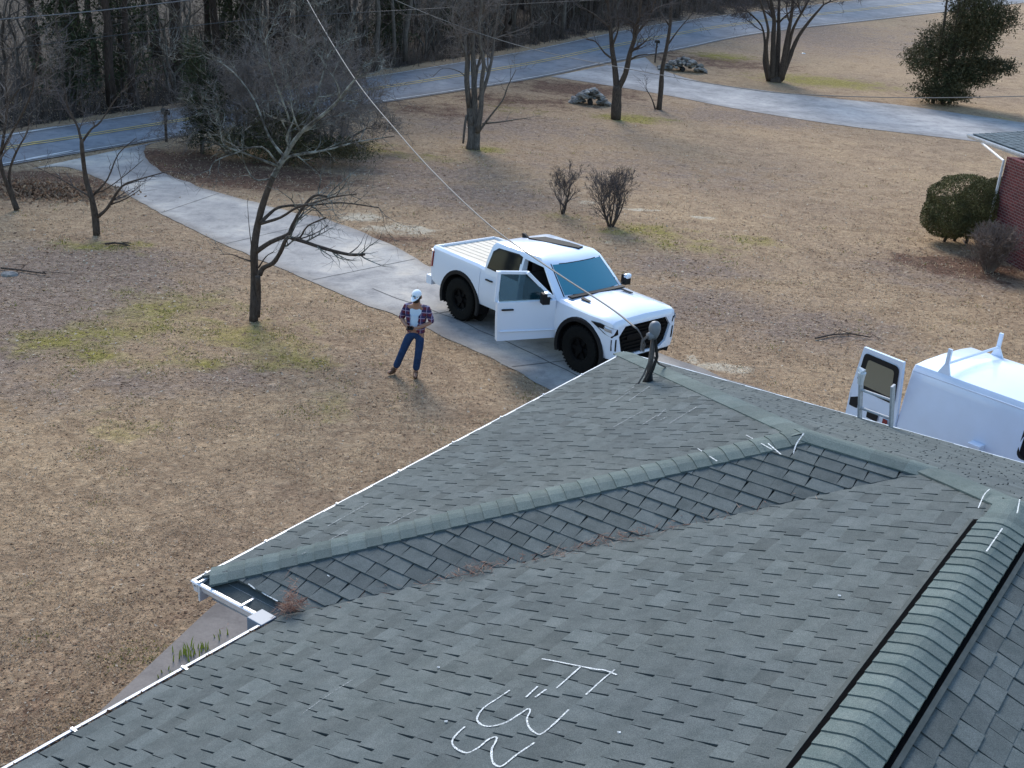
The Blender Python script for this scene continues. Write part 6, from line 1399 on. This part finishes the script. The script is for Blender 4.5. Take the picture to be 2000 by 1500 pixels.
build_skin('tee_shirt', ['t1', 't0', 't2', 't3', 'tsl', 'tsr'], [('t0', 't1'), ('t1', 't2'), ('t2', 't3'), ('t2', 'tsl'), ('t2', 'tsr')], [(.145, .112), (.155, .118), (.155, .112), (.07, .065), .06, .06], M['tee'])
J.update(o0=(0, .005, .90), o1=(0, .004, 1.12), o2=(0, .006, 1.34), o3=(0, .01, 1.46), osl=(-.20, .01, 1.40), oel=(-.285, .012, 1.165), osr=(.20, .01, 1.40), oer=(.295, -.015, 1.175), om=(.28, -.04, 1.145), oml=(-.275, -.02, 1.15))
ov = build_skin('plaid_shirt', ['o1', 'o0', 'o2', 'o3', 'osl', 'oel', 'oml', 'osr', 'oer', 'om'], [('o0', 'o1'), ('o1', 'o2'), ('o2', 'o3'), ('o2', 'osl'), ('osl', 'oel'), ('oel', 'oml'), ('o2', 'osr'), ('osr', 'oer'), ('oer', 'om')], [(.185, .135), (.205, .14), (.185, .13), (.085, .075), .078, .064, .055, .078, .064, .055], M['plaid'], 3,
      keep=lambda c: not ((c.y < -.03 and -.10 < c.x < .055 and c.z < 1.50) or c.z < .86))
md = ov.modifiers.new('t', 'SOLIDIFY'); md.thickness = .008
for nm_, a, t_, f_ in (('boot', 'al', 'tl', 'fa'), ('boot', 'ar', 'tr', 'fb')):
    A_ = Vector(J[a]); T_ = Vector(J[t_]); Fh = Vector(J[f_]); skin(nm_, [A_ + Vector((0, 0, .06)), A_ * .5 + Fh * .5 - Vector((0, 0, .01)), Vector((Fh.x, Fh.y, .045)), (A_ + T_) / 2 - Vector((0, 0, .012)), T_ - Vector((0, 0, .002))], [(0, 1), (1, 2), (1, 3), (3, 4)], [.056, .055, (.042, .042), (.05, .042), (.046, .034)], M['boot'], man)
hc = Vector((0, -.055, 1.655))
def ell(mb, c, r3, lo=-1, hi=1, n=20, m_=10, rot=None):
    vs = []; 
    for i in range(m_ + 1):
        z = lo + (hi - lo) * i / m_; q = math.sqrt(max(0, 1 - z * z))
        for k in range(n):
            a = 2 * math.pi * k / n; p = Vector((q * math.cos(a) * r3[0], q * math.sin(a) * r3[1], z * r3[2])); vs.append(c + (rot @ p if rot else p))
    mb.add(vs, [[i * n + k, i * n + (k + 1) % n, (i + 1) * n + (k + 1) % n, (i + 1) * n + k] for i in range(m_) for k in range(n)] + [list(range(n))[::-1], [m_ * n + k for k in range(n)]])
tilt = Matrix.Rotation(R_(22), 3, 'X') @ Matrix.Rotation(R_(-10), 3, 'Z')
hm2 = MB(); ell(hm2, hc + Vector((0, .004, .018)), (.089, .106, .088), -.05, .96, rot=tilt); cp = hm2.build('cap', M['capw'], man, smooth=True)
br = MB(); vs = []
for i in range(13):
    a = math.pi * (1.15 + .70 * i / 12); vs.append(hc + tilt @ Vector((math.cos(a) * .085, math.sin(a) * .100, .0 + .005 * math.sin(a))) + Vector((0, 0, .018)))
for i in range(13):
    a = math.pi * (1.15 + .70 * i / 12); vs.append(hc + tilt @ Vector((math.cos(a) * .084, math.sin(a) * .105 - .095 * math.sin(math.pi * i / 12), -.022)) + Vector((0, 0, .018)))
br.add(vs + [v + Vector((0, 0, .006)) for v in vs], [[i, i + 1, 13 + i + 1, 13 + i] for i in range(12)] + [[26 + i, 39 + i, 39 + i + 1, 26 + i + 1] for i in range(12)] + [[13 + i, 14 + i, 40 + i, 39 + i] for i in range(12)]); br.build('brim', M['capw'], cp)
lg = MB(); ell(lg, hc + tilt @ Vector((0, -.113, .055)) + Vector((0, .012, .0)), (.030, .012, .022), rot=tilt); lg.build('badge', mat('cap_badge', (0.10, .22, .32), .8), cp)
bdm = MB(); ell(bdm, hc + Vector((0, -.030, -.085)), (.066, .068, .060)); bdm.build('beard', M['hair'], man, smooth=True)
hb2 = MB(); ell(hb2, hc + Vector((0, .022, -.02)), (.090, .092, .095), -.7, .6); hb2.build('hair', M['hair'], man, smooth=True)
fc = MB(); ell(fc, hc + Vector((0, -.098, -.032)), (.014, .022, .024)); 
for s in (1, -1): ell(fc, hc + Vector((s * .092, .01, -.03)), (.014, .026, .032), n=10, m_=6)
fc.build('face', M['skin'], man, smooth=True)
ey = MB()
for s in (1, -1): ey = MB(); ell(ey, hc + Vector((s * .032, -.082, -.008)), (.013, .010, .008), n=8, m_=5); ey.build('eye', M['hair'], man, smooth=True)
rc = MB(); rc.box((0, 0, 0), (.13, .085, .028)); rc.box((0, .0, .03), (.10, .012, .07), Matrix.Rotation(.5, 3, 'X'))
rco = rc.build('remote_control', M['black_plastic'], bevel=.006); Tm = Matrix.Translation(man.location) @ Matrix.Rotation(R_(-8), 4, 'Z'); rco.location = Tm @ Vector((-.035, -.325, 1.09)); rco.rotation_euler = (.25, 0, R_(-8)); tag(rco, 'dark remote control held in the hands of the man', 'remote control')
